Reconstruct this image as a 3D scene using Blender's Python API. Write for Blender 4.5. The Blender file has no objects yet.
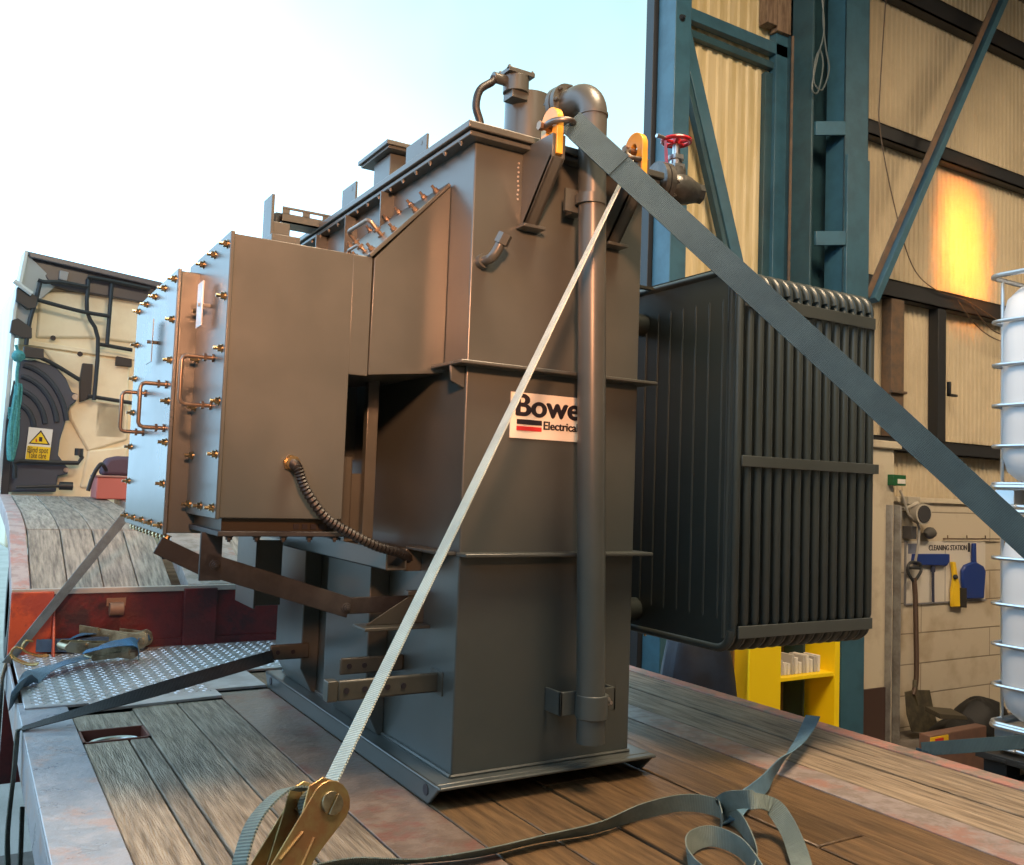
import bpy, bmesh, math, random
from mathutils import Vector, Matrix, Quaternion
random.seed(4)
PI = math.pi
scn = bpy.context.scene
COL = scn.collection
V = Vector

# ------------------------------------------------------------------ camera
F = 900.4
YAW, PIT, ROL = math.radians(31.06), math.radians(3.523), math.radians(2.057)
EYE = V((0, 0, 0.9))
fw = V((math.sin(YAW)*math.cos(PIT), math.cos(YAW)*math.cos(PIT), math.sin(PIT)))
rt0 = V((math.cos(YAW), -math.sin(YAW), 0)); up0 = rt0.cross(fw)
RT = math.cos(ROL)*rt0 + math.sin(ROL)*up0
UP = -math.sin(ROL)*rt0 + math.cos(ROL)*up0
cam_d = bpy.data.cameras.new('camera'); cam = bpy.data.objects.new('camera', cam_d); COL.objects.link(cam)
cam.matrix_world = Matrix(((RT.x, UP.x, -fw.x, EYE.x), (RT.y, UP.y, -fw.y, EYE.y), (RT.z, UP.z, -fw.z, EYE.z), (0, 0, 0, 1)))
cam_d.sensor_width = 36; cam_d.lens = F/1024*36; cam_d.clip_start = .02; cam_d.clip_end = 300
scn.camera = cam

def ray(px, py): return RT*((px-512)/F) + UP*((432.5-py)/F) + fw
def at(px, py, ax, v):
    """the point measured in the photo at (px,py), lying on the real plane ax = v"""
    d = ray(px, py); i = 'xyz'.index(ax); return EYE + d*((v-EYE[i])/d[i])
def atn(px, py, p, n):
    d = ray(px, py); return EYE + d*((p-EYE).dot(n)/d.dot(n))

# ------------------------------------------------------------------ materials
def mat(name, col, rough=.5, metal=0, var=None, vscale=6, bump=0, bscale=40, spec=.5, coat=0, stretch=None, islands=0, rvar=0, thr=(.42, .62), detail=6):
    m = bpy.data.materials.new(name); m.use_nodes = True; nt = m.node_tree; N = nt.nodes; L = nt.links
    b = N['Principled BSDF']
    b.inputs['Base Color'].default_value = (*col, 1); b.inputs['Roughness'].default_value = rough
    b.inputs['Metallic'].default_value = metal; b.inputs['Specular IOR Level'].default_value = spec
    b.inputs['Coat Weight'].default_value = coat; b.inputs['Coat Roughness'].default_value = .15
    tc = N.new('ShaderNodeTexCoord'); mp = N.new('ShaderNodeMapping'); L.new(tc.outputs['Object'], mp.inputs['Vector'])
    if stretch: mp.inputs['Scale'].default_value = stretch
    out = None
    nz = N.new('ShaderNodeTexNoise'); nz.inputs['Scale'].default_value = vscale; nz.inputs['Detail'].default_value = detail; nz.inputs['Roughness'].default_value = .62
    L.new(mp.outputs[0], nz.inputs['Vector'])
    if var:
        rp = N.new('ShaderNodeValToRGB'); rp.color_ramp.elements[0].position = thr[0]; rp.color_ramp.elements[1].position = thr[1]
        rp.color_ramp.elements[0].color = (*col, 1); rp.color_ramp.elements[1].color = (*var, 1)
        L.new(nz.outputs['Fac'], rp.inputs[0]); out = rp.outputs[0]
    if islands:
        g = N.new('ShaderNodeNewGeometry'); mr = N.new('ShaderNodeMapRange'); mr.inputs['To Min'].default_value = 1-islands; mr.inputs['To Max'].default_value = 1+islands
        L.new(g.outputs['Random Per Island'], mr.inputs['Value'])
        mx = N.new('ShaderNodeVectorMath'); mx.operation = 'SCALE'
        if out: L.new(out, mx.inputs[0])
        else: mx.inputs[0].default_value = col
        L.new(mr.outputs[0], mx.inputs['Scale']); out = mx.outputs[0]
    if out: L.new(out, b.inputs['Base Color'])
    if rvar:
        mr = N.new('ShaderNodeMapRange'); mr.inputs['From Min'].default_value = .3; mr.inputs['From Max'].default_value = .7
        mr.inputs['To Min'].default_value = rough-rvar; mr.inputs['To Max'].default_value = rough+rvar
        L.new(nz.outputs['Fac'], mr.inputs['Value']); L.new(mr.outputs[0], b.inputs['Roughness'])
    if bump:
        n2 = N.new('ShaderNodeTexNoise'); n2.inputs['Scale'].default_value = bscale; n2.inputs['Detail'].default_value = 5
        L.new(mp.outputs[0], n2.inputs['Vector'])
        bp = N.new('ShaderNodeBump'); bp.inputs['Strength'].default_value = bump; bp.inputs['Distance'].default_value = .01
        L.new(n2.outputs['Fac'], bp.inputs['Height']); L.new(bp.outputs[0], b.inputs['Normal'])
    return m

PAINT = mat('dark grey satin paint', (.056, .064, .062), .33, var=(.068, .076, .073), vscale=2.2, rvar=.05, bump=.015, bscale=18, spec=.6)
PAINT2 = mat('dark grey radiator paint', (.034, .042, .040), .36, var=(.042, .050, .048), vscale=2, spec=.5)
DARKST = mat('near black steel', (.012, .013, .015), .6, var=(.03, .03, .032), vscale=12)
BRKT = mat('olive grey bracket paint', (.062, .060, .050), .38, var=(.045, .045, .038), vscale=8)
BRASS = mat('yellow passivated bolt', (.50, .38, .20), .3, metal=1, var=(.25, .2, .13), vscale=30)
STEEL = mat('zinc steel', (.55, .56, .57), .32, metal=1, var=(.35, .35, .35), vscale=20)
DKSTEEL = mat('dull shackle steel', (.20, .20, .20), .4, metal=.9, var=(.10, .09, .08), vscale=20)
HANDLE = mat('brown zinc handle', (.20, .155, .12), .35, metal=.7)
YELLOW = mat('lifting lug yellow', (.75, .38, .05), .3, spec=.7, var=(.62, .30, .04), vscale=20)
WHITE = mat('sign white', (.78, .74, .64), .45)
BLACK = mat('letter black', (.015, .013, .02), .5)
RED = mat('sign red', (.55, .03, .03), .45)
VRED = mat('handwheel red', (.50, .02, .03), .28, var=(.35, .015, .02), vscale=30)
VALVE = mat('painted cast valve', (.045, .048, .045), .3, var=(.09, .085, .075), vscale=14, bump=.2, bscale=60)
RUBBER = mat('black conduit', (.010, .010, .011), .5)
GOLD = mat('gold passivated ratchet', (.42, .33, .15), .34, metal=.85, var=(.34, .19, .09), vscale=22, rvar=.08)
OLIVE = mat('olive ratchet', (.44, .40, .28), .35, metal=.85, var=(.20, .17, .11), vscale=14)

def webmat(name, col, col2, freq=(220, 220, 220), weave=.5):
    m = mat(name, col, .72, var=col2, vscale=9)
    nt = m.node_tree; N = nt.nodes; L = nt.links; b = N['Principled BSDF']
    uv = N.new('ShaderNodeTexCoord'); mp = N.new('ShaderNodeMapping'); mp.inputs['Scale'].default_value = (1, 1, 1)
    L.new(uv.outputs['UV'], mp.inputs['Vector'])
    w = N.new('ShaderNodeTexWave'); w.inputs['Scale'].default_value = 11; w.bands_direction = 'X'; w.inputs['Distortion'].default_value = .3
    w2 = N.new('ShaderNodeTexWave'); w2.inputs['Scale'].default_value = 22; w2.bands_direction = 'Y'
    L.new(mp.outputs[0], w.inputs['Vector']); L.new(mp.outputs[0], w2.inputs['Vector'])
    a = N.new('ShaderNodeMath'); a.operation = 'ADD'; L.new(w.outputs['Fac'], a.inputs[0]); L.new(w2.outputs['Fac'], a.inputs[1])
    bp = N.new('ShaderNodeBump'); bp.inputs['Strength'].default_value = weave; bp.inputs['Distance'].default_value = .004
    L.new(a.outputs[0], bp.inputs['Height']); L.new(bp.outputs[0], b.inputs['Normal'])
    src = b.inputs['Base Color'].links[0].from_socket; mr = N.new('ShaderNodeMapRange'); mr.inputs['To Min'].default_value = .72; mr.inputs['To Max'].default_value = 1.1; L.new(w.outputs['Fac'], mr.inputs['Value'])
    sc_ = N.new('ShaderNodeVectorMath'); sc_.operation = 'SCALE'; L.new(src, sc_.inputs[0]); L.new(mr.outputs[0], sc_.inputs['Scale']); L.new(sc_.outputs[0], b.inputs['Base Color'])
    return m
WBLUE = webmat('blue grey webbing', (.024, .070, .105), (.036, .09, .13))
WGREEN = webmat('grey green webbing', (.13, .165, .15), (.20, .24, .215))
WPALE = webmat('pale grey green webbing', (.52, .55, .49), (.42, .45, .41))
WBRIGHT = webmat('bright blue webbing', (.05, .21, .46), (.08, .16, .27))
WBLACK = webmat('black webbing', (.02, .022, .025), (.035, .035, .035))
WSLATE = webmat('slate webbing', (.25, .33, .38), (.17, .22, .26))

WOOD = mat('weathered hardwood boards', (.33, .255, .18), .6, var=(.13, .095, .062), vscale=6, stretch=(9, .7, 9), islands=.22, bump=.7, bscale=26, thr=(.38, .64), rvar=.1)
WOOD2 = mat('oily brown boards', (.16, .095, .045), .42, var=(.062, .036, .018), vscale=5, stretch=(9, .8, 9), islands=.25, bump=.4, bscale=22, thr=(.35, .65), rvar=.12)
WOOD3 = mat('sloped grey boards', (.36, .315, .27), .7, var=(.13, .11, .095), vscale=6, stretch=(9, .9, .9), islands=.15, bump=.7, bscale=24, thr=(.38, .66))

def rustmat(name, base, c2, c3, rough=.4, vs=14, metal=0):
    m = mat(name, base, rough, metal=metal, var=c2, vscale=vs, bump=.3, bscale=50, thr=(.46, .56), rvar=.12, detail=9)
    nt = m.node_tree; N = nt.nodes; L = nt.links; b = N['Principled BSDF']
    src = b.inputs['Base Color'].links[0].from_socket
    n = N.new('ShaderNodeTexNoise'); n.inputs['Scale'].default_value = vs*.45; n.inputs['Detail'].default_value = 10; n.inputs['Roughness'].default_value = .7
    tc = N.new('ShaderNodeTexCoord'); mp = N.new('ShaderNodeMapping'); mp.inputs['Location'].default_value = (3, 5, 1); L.new(tc.outputs['Object'], mp.inputs['Vector']); L.new(mp.outputs[0], n.inputs['Vector'])
    rp = N.new('ShaderNodeValToRGB'); rp.color_ramp.elements[0].position = .52; rp.color_ramp.elements[1].position = .60
    L.new(n.outputs['Fac'], rp.inputs[0]); mx = N.new('ShaderNodeMix'); mx.data_type = 'RGBA'
    L.new(rp.outputs[0], mx.inputs['Factor']); L.new(src, mx.inputs['A']); mx.inputs['B'].default_value = (*c3, 1)
    L.new(mx.outputs['Result'], b.inputs['Base Color'])
    return m
RAIL = rustmat('worn left rail steel', (.25, .28, .34), (.33, .34, .39), (.36, .27, .26), .34, 9)
REDRAIL = rustmat('flaking red rail', (.36, .17, .14), (.24, .19, .16), (.16, .13, .11), .5, 12)
RUSTP = rustmat('worn brown centre plate', (.15, .105, .08), (.19, .14, .11), (.17, .085, .065), .40, 13)
STRIPE = rustmat('worn lilac strip', (.30, .25, .24), (.22, .18, .16), (.30, .17, .14), .42, 14)
REDWALL = rustmat('dark red painted steel', (.12, .016, .018), (.08, .014, .016), (.04, .014, .018), .4, 6)
REDORG = rustmat('orange red painted steel', (.52, .08, .03), (.34, .05, .03), (.12, .03, .03), .4, 6)
CHEQ = mat('galvanised chequer plate', (.50, .50, .53), .38, metal=.55, var=(.38, .37, .39), vscale=8)
CONC = mat('concrete floor', (.22, .20, .18), .8, var=(.15, .13, .115), vscale=3, bump=.4, bscale=60)
YARD = mat('yard concrete', (.48, .46, .43), .85, var=(.40, .38, .35), vscale=2, bump=.4, bscale=60)
TEAL = mat('teal structural steel', (.040, .120, .180), .42, var=(.032, .096, .145), vscale=6, rvar=.05)
TEALD = mat('dark teal structural steel', (.026, .075, .10), .45, var=(.02, .055, .075), vscale=6)
BROWNST = mat('brown rusty steel', (.15, .095, .06), .55, var=(.09, .07, .055), vscale=10)
GIRT = mat('dark girt steel', (.018, .02, .024), .5)
CLAD = mat('cream liner sheet', (.52, .44, .31), .6, var=(.44, .37, .26), vscale=1.6, spec=.3)
CLADY = mat('yellowed corrugated sheet', (.62, .52, .32), .55, var=(.52, .42, .22), vscale=3, stretch=(4, 4, .5))
CREAM = mat('cream painted render', (.55, .49, .38), .6, var=(.36, .30, .22), vscale=3, thr=(.5, .75))
GALV = mat('galvanised channel', (.36, .36, .35), .45, metal=.4, var=(.24, .23, .22), vscale=9)
CABC = mat('cream cab paint', (.86, .80, .60), .4, var=(.78, .71, .52), vscale=4)
CABG = mat('dark grey cab plastic', (.045, .062, .095), .5)
CABK = mat('black cab metalwork', (.02, .024, .03), .45)
CABROOF = mat('dark cab roof fairing', (.07, .07, .085), .3)
ROPE = mat('teal rope', (.04, .22, .25), .7, var=(.08, .33, .34), vscale=60)
SIGNY = mat('hazard yellow', (.85, .62, .02), .45)
PLAST = mat('milky plastic bottle', (.58, .61, .66), .35, spec=.4)
CAGE = mat('galvanised cage tube', (.62, .66, .70), .3, metal=.85)
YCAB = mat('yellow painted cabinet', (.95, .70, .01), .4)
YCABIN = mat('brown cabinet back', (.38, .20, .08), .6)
NAVY = mat('plain dark navy', (.006, .010, .022), .6, var=(.010, .02, .045), vscale=5, bump=.4, bscale=6)
BLUEP = mat('blue plastic tool', (.012, .04, .21), .4)
YELP = mat('yellow plastic brush', (.80, .52, .02), .4)
BOARD = mat('white station board', (.58, .55, .50), .4)
SHOVM = mat('worn shovel steel', (.10, .09, .07), .45, metal=.6, var=(.17, .15, .10), vscale=12)
WHAND = mat('dark wooden shaft', (.07, .04, .025), .5)
BAGM = mat('black plastic sack', (.010, .011, .013), .6, bump=.5, bscale=14)
CARD = mat('worn brown red carton', (.20, .11, .08), .6, var=(.16, .09, .07), vscale=10)
PALLET = mat('black plastic pallet', (.018, .019, .02), .5)
PAPER = mat('white paper', (.72, .70, .66), .7)
GREENP = mat('green plastic', (.01, .10, .035), .45)
LAMPB = mat('beige lamp body', (.40, .37, .31), .5)
DGLASS = mat('dark lamp glass', (.05, .05, .055), .15)
PURPLE = mat('dark purple bag', (.07, .045, .075), .7, bump=.5, bscale=10)
REDBOX = mat('faded red box', (.40, .12, .11), .6)

def blockmat():
    m = mat('cream painted blockwork', (.52, .46, .36), .7); nt = m.node_tree; N = nt.nodes; L = nt.links; b = N['Principled BSDF']
    tc = N.new('ShaderNodeTexCoord'); mp = N.new('ShaderNodeMapping'); mp.inputs['Rotation'].default_value = (PI/2, 0, 0); mp.inputs['Location'].default_value = (0, .097, 0)
    mp.vector_type = 'POINT'
    L.new(tc.outputs['Object'], mp.inputs['Vector'])
    br = N.new('ShaderNodeTexBrick'); br.inputs['Scale'].default_value = 1; br.inputs['Brick Width'].default_value = 1.9; br.inputs['Row Height'].default_value = .242
    br.inputs['Mortar Size'].default_value = .006; br.inputs['Mortar Smooth'].default_value = .4
    br.inputs['Color1'].default_value = (.53, .47, .37, 1); br.inputs['Color2'].default_value = (.49, .43, .335, 1); br.inputs['Mortar'].default_value = (.26, .22, .17, 1)
    L.new(mp.outputs[0], br.inputs['Vector'])
    nz = N.new('ShaderNodeTexNoise'); nz.inputs['Scale'].default_value = 3.5; nz.inputs['Detail'].default_value = 8; L.new(tc.outputs['Object'], nz.inputs['Vector'])
    rp = N.new('ShaderNodeValToRGB'); rp.color_ramp.elements[0].position = .5; rp.color_ramp.elements[1].position = .72; rp.color_ramp.elements[0].color = (1, 1, 1, 1); rp.color_ramp.elements[1].color = (.72, .66, .58, 1)
    L.new(nz.outputs['Fac'], rp.inputs[0])
    mx = N.new('ShaderNodeMix'); mx.data_type = 'RGBA'; mx.blend_type = 'MULTIPLY'; mx.inputs['Factor'].default_value = 1
    L.new(br.outputs['Color'], mx.inputs['A']); L.new(rp.outputs[0], mx.inputs['B']); L.new(mx.outputs['Result'], b.inputs['Base Color'])
    bp = N.new('ShaderNodeBump'); bp.inputs['Strength'].default_value = .6; bp.inputs['Distance'].default_value = .01; bp.invert = True
    L.new(br.outputs['Fac'], bp.inputs['Height']); L.new(bp.outputs[0], b.inputs['Normal'])
    return m
BLOCK = blockmat()

# ------------------------------------------------------------------ mesh tools
class M:
    def __init__(s): s.v = []; s.f = []; s.sm = []; s.uv = {}
    def add(s, vs, fs, smooth=False):
        o = len(s.v); s.v += [V(v) for v in vs]
        for f in fs: s.f.append([i+o for i in f]); s.sm.append(smooth)
        return s
    def box(s, a, b, R=None, c=None):
        x0, y0, z0 = a; x1, y1, z1 = b
        vs = [V(p) for p in ((x0,y0,z0),(x1,y0,z0),(x1,y1,z0),(x0,y1,z0),(x0,y0,z1),(x1,y0,z1),(x1,y1,z1),(x0,y1,z1))]
        if R is not None:
            c = V(c) if c is not None else (V(a)+V(b))/2
            vs = [R @ (v-c)+c for v in vs]
        return s.add(vs, [(0,3,2,1),(4,5,6,7),(0,1,5,4),(1,2,6,5),(2,3,7,6),(3,0,4,7)])
    def prism(s, pts, d, flip=False):
        """polygon pts (3D, planar) pushed along d"""
        pts = [V(p) for p in pts]; d = V(d); n = len(pts)
        vs = pts + [p+d for p in pts]
        nn = V((0,0,0))
        for i in range(n): nn += pts[i].cross(pts[(i+1) % n])
        a = list(range(n)); b = list(range(n, 2*n))
        if nn.dot(d) > 0: fs = [a[::-1], b]+[(i, (i+1) % n, n+(i+1) % n, n+i) for i in range(n)]
        else: fs = [a, b[::-1]]+[((i+1) % n, i, n+i, n+(i+1) % n) for i in range(n)]
        return s.add(vs, fs)
    def tube(s, path, r, n=10, caps=True, closed=False):
        P = [V(p) for p in path]; m = len(P); rr = r if isinstance(r, (list, tuple)) else [r]*m
        T = []
        for i in range(m):
            if closed: t = P[(i+1) % m]-P[i-1]
            else: t = P[min(i+1, m-1)]-P[max(i-1, 0)]
            T.append(t.normalized() if t.length > 1e-9 else V((0,0,1)))
        u = T[0].orthogonal().normalized(); vs = []
        for i in range(m):
            if i: u = (T[i-1].rotation_difference(T[i])) @ u
            w = T[i].cross(u).normalized()
            for k in range(n):
                a = 2*PI*k/n; vs.append(P[i]+(u*math.cos(a)+w*math.sin(a))*rr[i])
        o = len(s.v); s.v += vs
        for i in range(m if closed else m-1):
            j = (i+1) % m
            for k in range(n): s.f.append([o+i*n+k, o+i*n+(k+1) % n, o+j*n+(k+1) % n, o+j*n+k]); s.sm.append(True)
        if caps and not closed:
            s.f.append([o+k for k in range(n)][::-1]); s.sm.append(False)
            s.f.append([o+(m-1)*n+k for k in range(n)]); s.sm.append(False)
        return s
    def cyl(s, a, b, r, n=20, r2=None): return s.tube([a, b], [r, r2 if r2 is not None else r], n)
    def ribbon(s, P, W, width, th=.003):
        """webbing: centre points P, width directions W"""
        m = len(P); P = [V(p) for p in P]; vs = []; L = 0; uvs = []
        for i in range(m):
            t = (P[min(i+1, m-1)]-P[max(i-1, 0)]).normalized(); w = V(W[i]); w = (w - t*w.dot(t)).normalized(); n = t.cross(w)
            if i: L += (P[i]-P[i-1]).length
            for q, (a, b) in enumerate(((-1,-1),(1,-1),(1,1),(-1,1))):
                vs.append(P[i]+w*a*width/2+n*b*th/2); uvs.append((L*6, (a+1)*.5*width*6))
        o = len(s.v); s.v += vs
        for k, q in enumerate(uvs): s.uv[o+k] = q
        for i in range(m-1):
            for k in range(4):
                s.f.append([o+i*4+k, o+i*4+(k+1) % 4, o+(i+1)*4+(k+1) % 4, o+(i+1)*4+k]); s.sm.append(True)
        s.f.append([o+3,o+2,o+1,o]); s.sm.append(False); e = o+(m-1)*4
        s.f.append([e,e+1,e+2,e+3]); s.sm.append(False)
        return s
    def bolt(s, p, d, r=.009, h=.012, shank=.010):
        p = V(p); d = V(d).normalized()
        s.cyl(p, p+d*.003, r*1.35, 10); s.tube([p+d*.003, p+d*h], r, 6); s.cyl(p+d*h, p+d*(h+shank), r*.55, 8)
        return s
    def sphere(s, c, r, sx=1, sy=1, sz=1, n=12, jit=0):
        c = V(c); o = len(s.v); vs = []; m = n//2
        for i in range(m+1):
            th = PI*i/m
            for k in range(n):
                a = 2*PI*k/n; j = 1+random.uniform(-jit, jit) if 0 < i < m else 1
                vs.append(c+V((sx*math.sin(th)*math.cos(a), sy*math.sin(th)*math.sin(a), sz*math.cos(th)))*r*j)
        s.v += vs
        for i in range(m):
            for k in range(n):
                s.f.append([o+i*n+k, o+(i+1)*n+k, o+(i+1)*n+(k+1) % n, o+i*n+(k+1) % n]); s.sm.append(True)
        return s
    def build(s, name, m, parent=None, bevel=0, sub=0, seg=2, origin=None):
        me = bpy.data.meshes.new(name)
        O = V(origin) if origin is not None else V((0,0,0))
        if origin is None and s.v:
            lo = V([min(v[i] for v in s.v) for i in range(3)]); hi = V([max(v[i] for v in s.v) for i in range(3)])
            O = V(((lo.x+hi.x)/2, (lo.y+hi.y)/2, lo.z)) if False else V((0,0,0))
        me.from_pydata([v-O for v in s.v], [], s.f)
        me.polygons.foreach_set('use_smooth', s.sm)
        if s.uv:
            ul = me.uv_layers.new(name='UV')
            for lp in me.loops: ul.data[lp.index].uv = s.uv.get(lp.vertex_index, (0, 0))
        me.materials.append(m); me.update()
        bm = bmesh.new(); bm.from_mesh(me); bmesh.ops.recalc_face_normals(bm, faces=bm.faces); bm.to_mesh(me); bm.free()
        me.set_sharp_from_angle(angle=math.radians(38))
        o = bpy.data.objects.new(name, me); COL.objects.link(o); o.location = O
        if parent is not None:
            o.parent = parent
            q = parent; off = V((0,0,0))
            while q is not None: off += q.location; q = q.parent
            o.location = O-off
        if sub:
            md = o.modifiers.new('sub', 'SUBSURF'); md.levels = sub; md.render_levels = sub
        if bevel:
            md = o.modifiers.new('bev', 'BEVEL'); md.width = bevel; md.segments = seg; md.limit_method = 'ANGLE'; md.angle_limit = math.radians(40)
        return o

def empty(name, loc=(0,0,0)):
    o = bpy.data.objects.new(name, None); COL.objects.link(o); o.location = loc; o.empty_display_size = .1; return o
def tag(o, label=None, cat=None, group=None, kind=None):
    if label: o['label'] = label
    if cat: o['category'] = cat
    if group: o['group'] = group
    if kind: o['kind'] = kind
    return o
def thing(name, label, cat, loc=(0,0,0), group=None): return tag(empty(name, loc), label, cat, group)
def struct(o): o['kind'] = 'structure'; return o
def cat(pts, n=8, closed=False):
    """Catmull-Rom through points"""
    P = [V(p) for p in pts]; out = []; m = len(P)
    g = lambda i: P[i % m] if closed else P[max(0, min(m-1, i))]
    for i in range(m if closed else m-1):
        a, b, c, d = g(i-1), g(i), g(i+1), g(i+2)
        for k in range(n):
            t = k/n
            out.append(.5*((2*b)+(-a+c)*t+(2*a-5*b+4*c-d)*t*t+(-a+3*b-3*c+d)*t**3))
    if not closed: out.append(P[-1])
    return out
def text(body, size, p, xdir, ndir, m, name, parent, thick=.0012, bold=0, width=None):
    cu = bpy.data.curves.new('t', 'FONT'); cu.body = body; cu.size = size; cu.extrude = thick
    to = bpy.data.objects.new('t', cu); COL.objects.link(to)
    bpy.context.view_layer.update()
    me = bpy.data.meshes.new_from_object(to.evaluated_get(bpy.context.evaluated_depsgraph_get()))
    bpy.data.objects.remove(to)
    x = V(xdir).normalized(); n = V(ndir).normalized(); y = n.cross(x)
    w = max(v.co.x for v in me.vertices)-min(v.co.x for v in me.vertices); sx = (width/w) if width else 1
    x0 = min(v.co.x for v in me.vertices)
    mm = M()
    for k, (dx, dy) in enumerate(((0, 0),) if not bold else ((-bold, 0), (0, 0), (bold, 0), (0, -bold*.6), (0, bold*.6))):
        mm.add([V(p)+x*((v.co.x-x0)*sx+dx)+y*(v.co.y+dy)+n*(v.co.z+k*.00012) for v in me.vertices], [list(q.vertices) for q in me.polygons])
    return mm.build(name, m, parent)
X, Y, Z = V((1,0,0)), V((0,1,0)), V((0,0,1))

# ================================================================== SETTING
FL = -.9
WY = 4.6
m = M(); m.box((-6, -5, FL-.2), (12, 4.9, FL)); struct(m.build('floor', CONC))
m = M(); m.box((-40, 4.9, FL-.2), (40, 80, FL-.001)); m.box((-40, -30, FL-.2), (-6, 4.9, FL-.001)); struct(m.build('floor', YARD)).name = 'floor_yard'
m = M(); m.box((-2.4, -5, 5.6), (12.2, 5, 5.8)); struct(m.build('ceiling', mat('dull roof sheet', (.20, .17, .13), .8)))
m = M(); m.box((-6.2, -5.2, FL), (12.2, -5, 5.6)); struct(m.build('wall_rear', mat('shed rear wall', (.34, .27, .19), .8)))
m = M(); m.box((12, -5, FL), (12.2, 5, 5.6)); struct(m.build('wall_right', mat('shed right wall', (.34, .29, .22), .8)))
m = M(); m.box((-6.2, -5, FL), (-6, 4.9, 3.6)); struct(m.build('wall_left_sky_block', CREAM))  # unseen wall, added to cut low sky light from the left
# lower blockwork + liner sheet above it, to the right of the doorway
zb = at(950, 500, 'y', WY).z
m = M(); m.box((4.3, WY-.05, FL), (12, WY+.15, zb)); struct(m.build('wall_front', BLOCK))
def corrug(x0, x1, z0, z1, y, pitch, dep, m=None):
    m = m or M(); n = int((x1-x0)/pitch); o = len(m.v); prof = []
    for i in range(n):
        b = x0+i*pitch
        prof += [(b, 0), (b+pitch*.3, 0), (b+pitch*.42, -dep), (b+pitch*.78, -dep), (b+pitch*.92, 0)]
    prof.append((x0+n*pitch, 0))
    for x, d in prof: m.v += [V((x, y+d, z0)), V((x, y+d, z1)), V((x, y+d+.004, z0)), V((x, y+d+.004, z1))]
    for i in range(len(prof)-1):
        a = o+i*4
        m.f += [[a, a+4, a+5, a+1], [a+2, a+3, a+7, a+6], [a+1, a+5, a+7, a+3], [a, a+2, a+6, a+4]]; m.sm += [False]*4
    return m
m = corrug(5.75, 12, zb, 5.6, WY, .062, .010); struct(m.build('wall_cladding', CLAD)).name = 'wall_front_cladding'
m = M(); m.box((5.75, WY+.005, zb), (12, WY+.06, 5.6)); struct(m.build('wall_front_backing', CLAD))
m = M(); m.box((5.75, WY-.075, zb-.03), (12, WY-.03, zb+.01)); struct(m.build('trim_1', CREAM))
# girts
def girt(n, x0, y0, x1, y1, th, yy=WY-.11):
    a = at(x0, y0, 'y', yy); b = at(x1, y1, 'y', yy)
    h = (at((x0+x1)/2, (y0+y1)/2, 'y', yy).z-at((x0+x1)/2, (y0+y1)/2+th, 'y', yy).z)
    z = (a.z+b.z)/2
    m = M(); m.box((5.8, yy, z-h), (12, yy+.012, z)); m.box((5.8, yy, z-.012), (12, WY-.012, z)); m.box((5.8, yy, z-h), (12, WY-.012, z-h+.01))
    struct(m.build('trim_%d' % n, GIRT))
    return z, z-h
girt(2, 869.5, 116, 1024, 178, 14); g2 = girt(3, 906.5, 283, 999.5, 304, 17); g3 = girt(4, 880, 436, 999.5, 446, 14)
girt(5, 915, -8, 1024, 38, 18)
for n, (xa, xb) in enumerate(((891, 904), (938, 946))):
    a = at(xa, 370, 'y', WY-.10); b = at(xb, 370, 'y', WY-.10)
    m = M(); m.box((a.x, WY-.10, g3[0]), (b.x, WY-.012, g2[1])); 
    if n == 0: c = at(897, 391, 'y', WY-.1); m.box((c.x-.10, WY-.13, c.z-.02), (c.x+.09, WY-.10, c.z))
    else: c = at(948, 394, 'y', WY-.1); m.box((c.x-.02, WY-.13, c.z-.02), (c.x+.09, WY-.10, c.z)); m.box((c.x-.02, WY-.13, c.z-.02), (c.x, WY-.10, c.z+.1))
    struct(m.build('trim_%d' % (6+n), BROWNST if n == 0 else GIRT, bevel=.002))
# cream rendered pier and galvanised channel
a = at(876, 440, 'y', 4.35); b = at(899, 445, 'y', 4.35)
m = M(); m.box((a.x-.35, 4.35, FL), (b.x-.05, WY-.05, a.z-.06)); m.box((a.x-.35, 4.32, a.z-.06), (b.x, WY-.05, a.z))
struct(m.build('trim_8', CREAM, bevel=.01))
p = at(858, 690, 'y', 4.35); q = at(882, 690, 'y', 4.35)
m = M(); m.box((p.x-.3, 4.335, FL), (q.x+.02, 4.35, p.z+.0)); struct(m.build('baseboard_front', mat('brown skirting', (.06, .035, .03), .5)))
a = at(892, 505, 'y', 4.3); b = at(902, 505, 'y', 4.3)
m = M(); m.box((a.x, 4.3, FL), (a.x+.012, 4.38, a.z)); m.box((b.x-.012, 4.3, FL), (b.x, 4.38, a.z)); m.box((a.x, 4.37, FL), (b.x, 4.385, a.z))
for k in range(7): z = FL+.3+k*.22; m.cyl(((a.x+b.x)/2, 4.372, z), ((a.x+b.x)/2, 4.366, z), .01, 10)
struct(m.build('trim_9', GALV, bevel=.002))

# structural steel of the doorway
YJ = 4.3
a = at(673, 130, 'y', YJ); b = at(689, 130, 'y', YJ)
t = thing('door_jamb_column', 'tall light teal steel column at the right edge of the open doorway', 'column', (a.x, YJ, FL))
m = M(); m.box((a.x, YJ, FL), (b.x, YJ+.17, 5.6)); m.build('post', TEAL, t, bevel=.004)
m = M(); m.box((a.x-.03, YJ+.18, FL), (a.x+.03, YJ+.26, 5.6)); m.build('outer_guide', GIRT, t, bevel=.003)
m = M(); c = at(682, 18, 'y', YJ); m.bolt(c, -Y, .018, .014, .012); m.build('bolt', GIRT, t)
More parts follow.
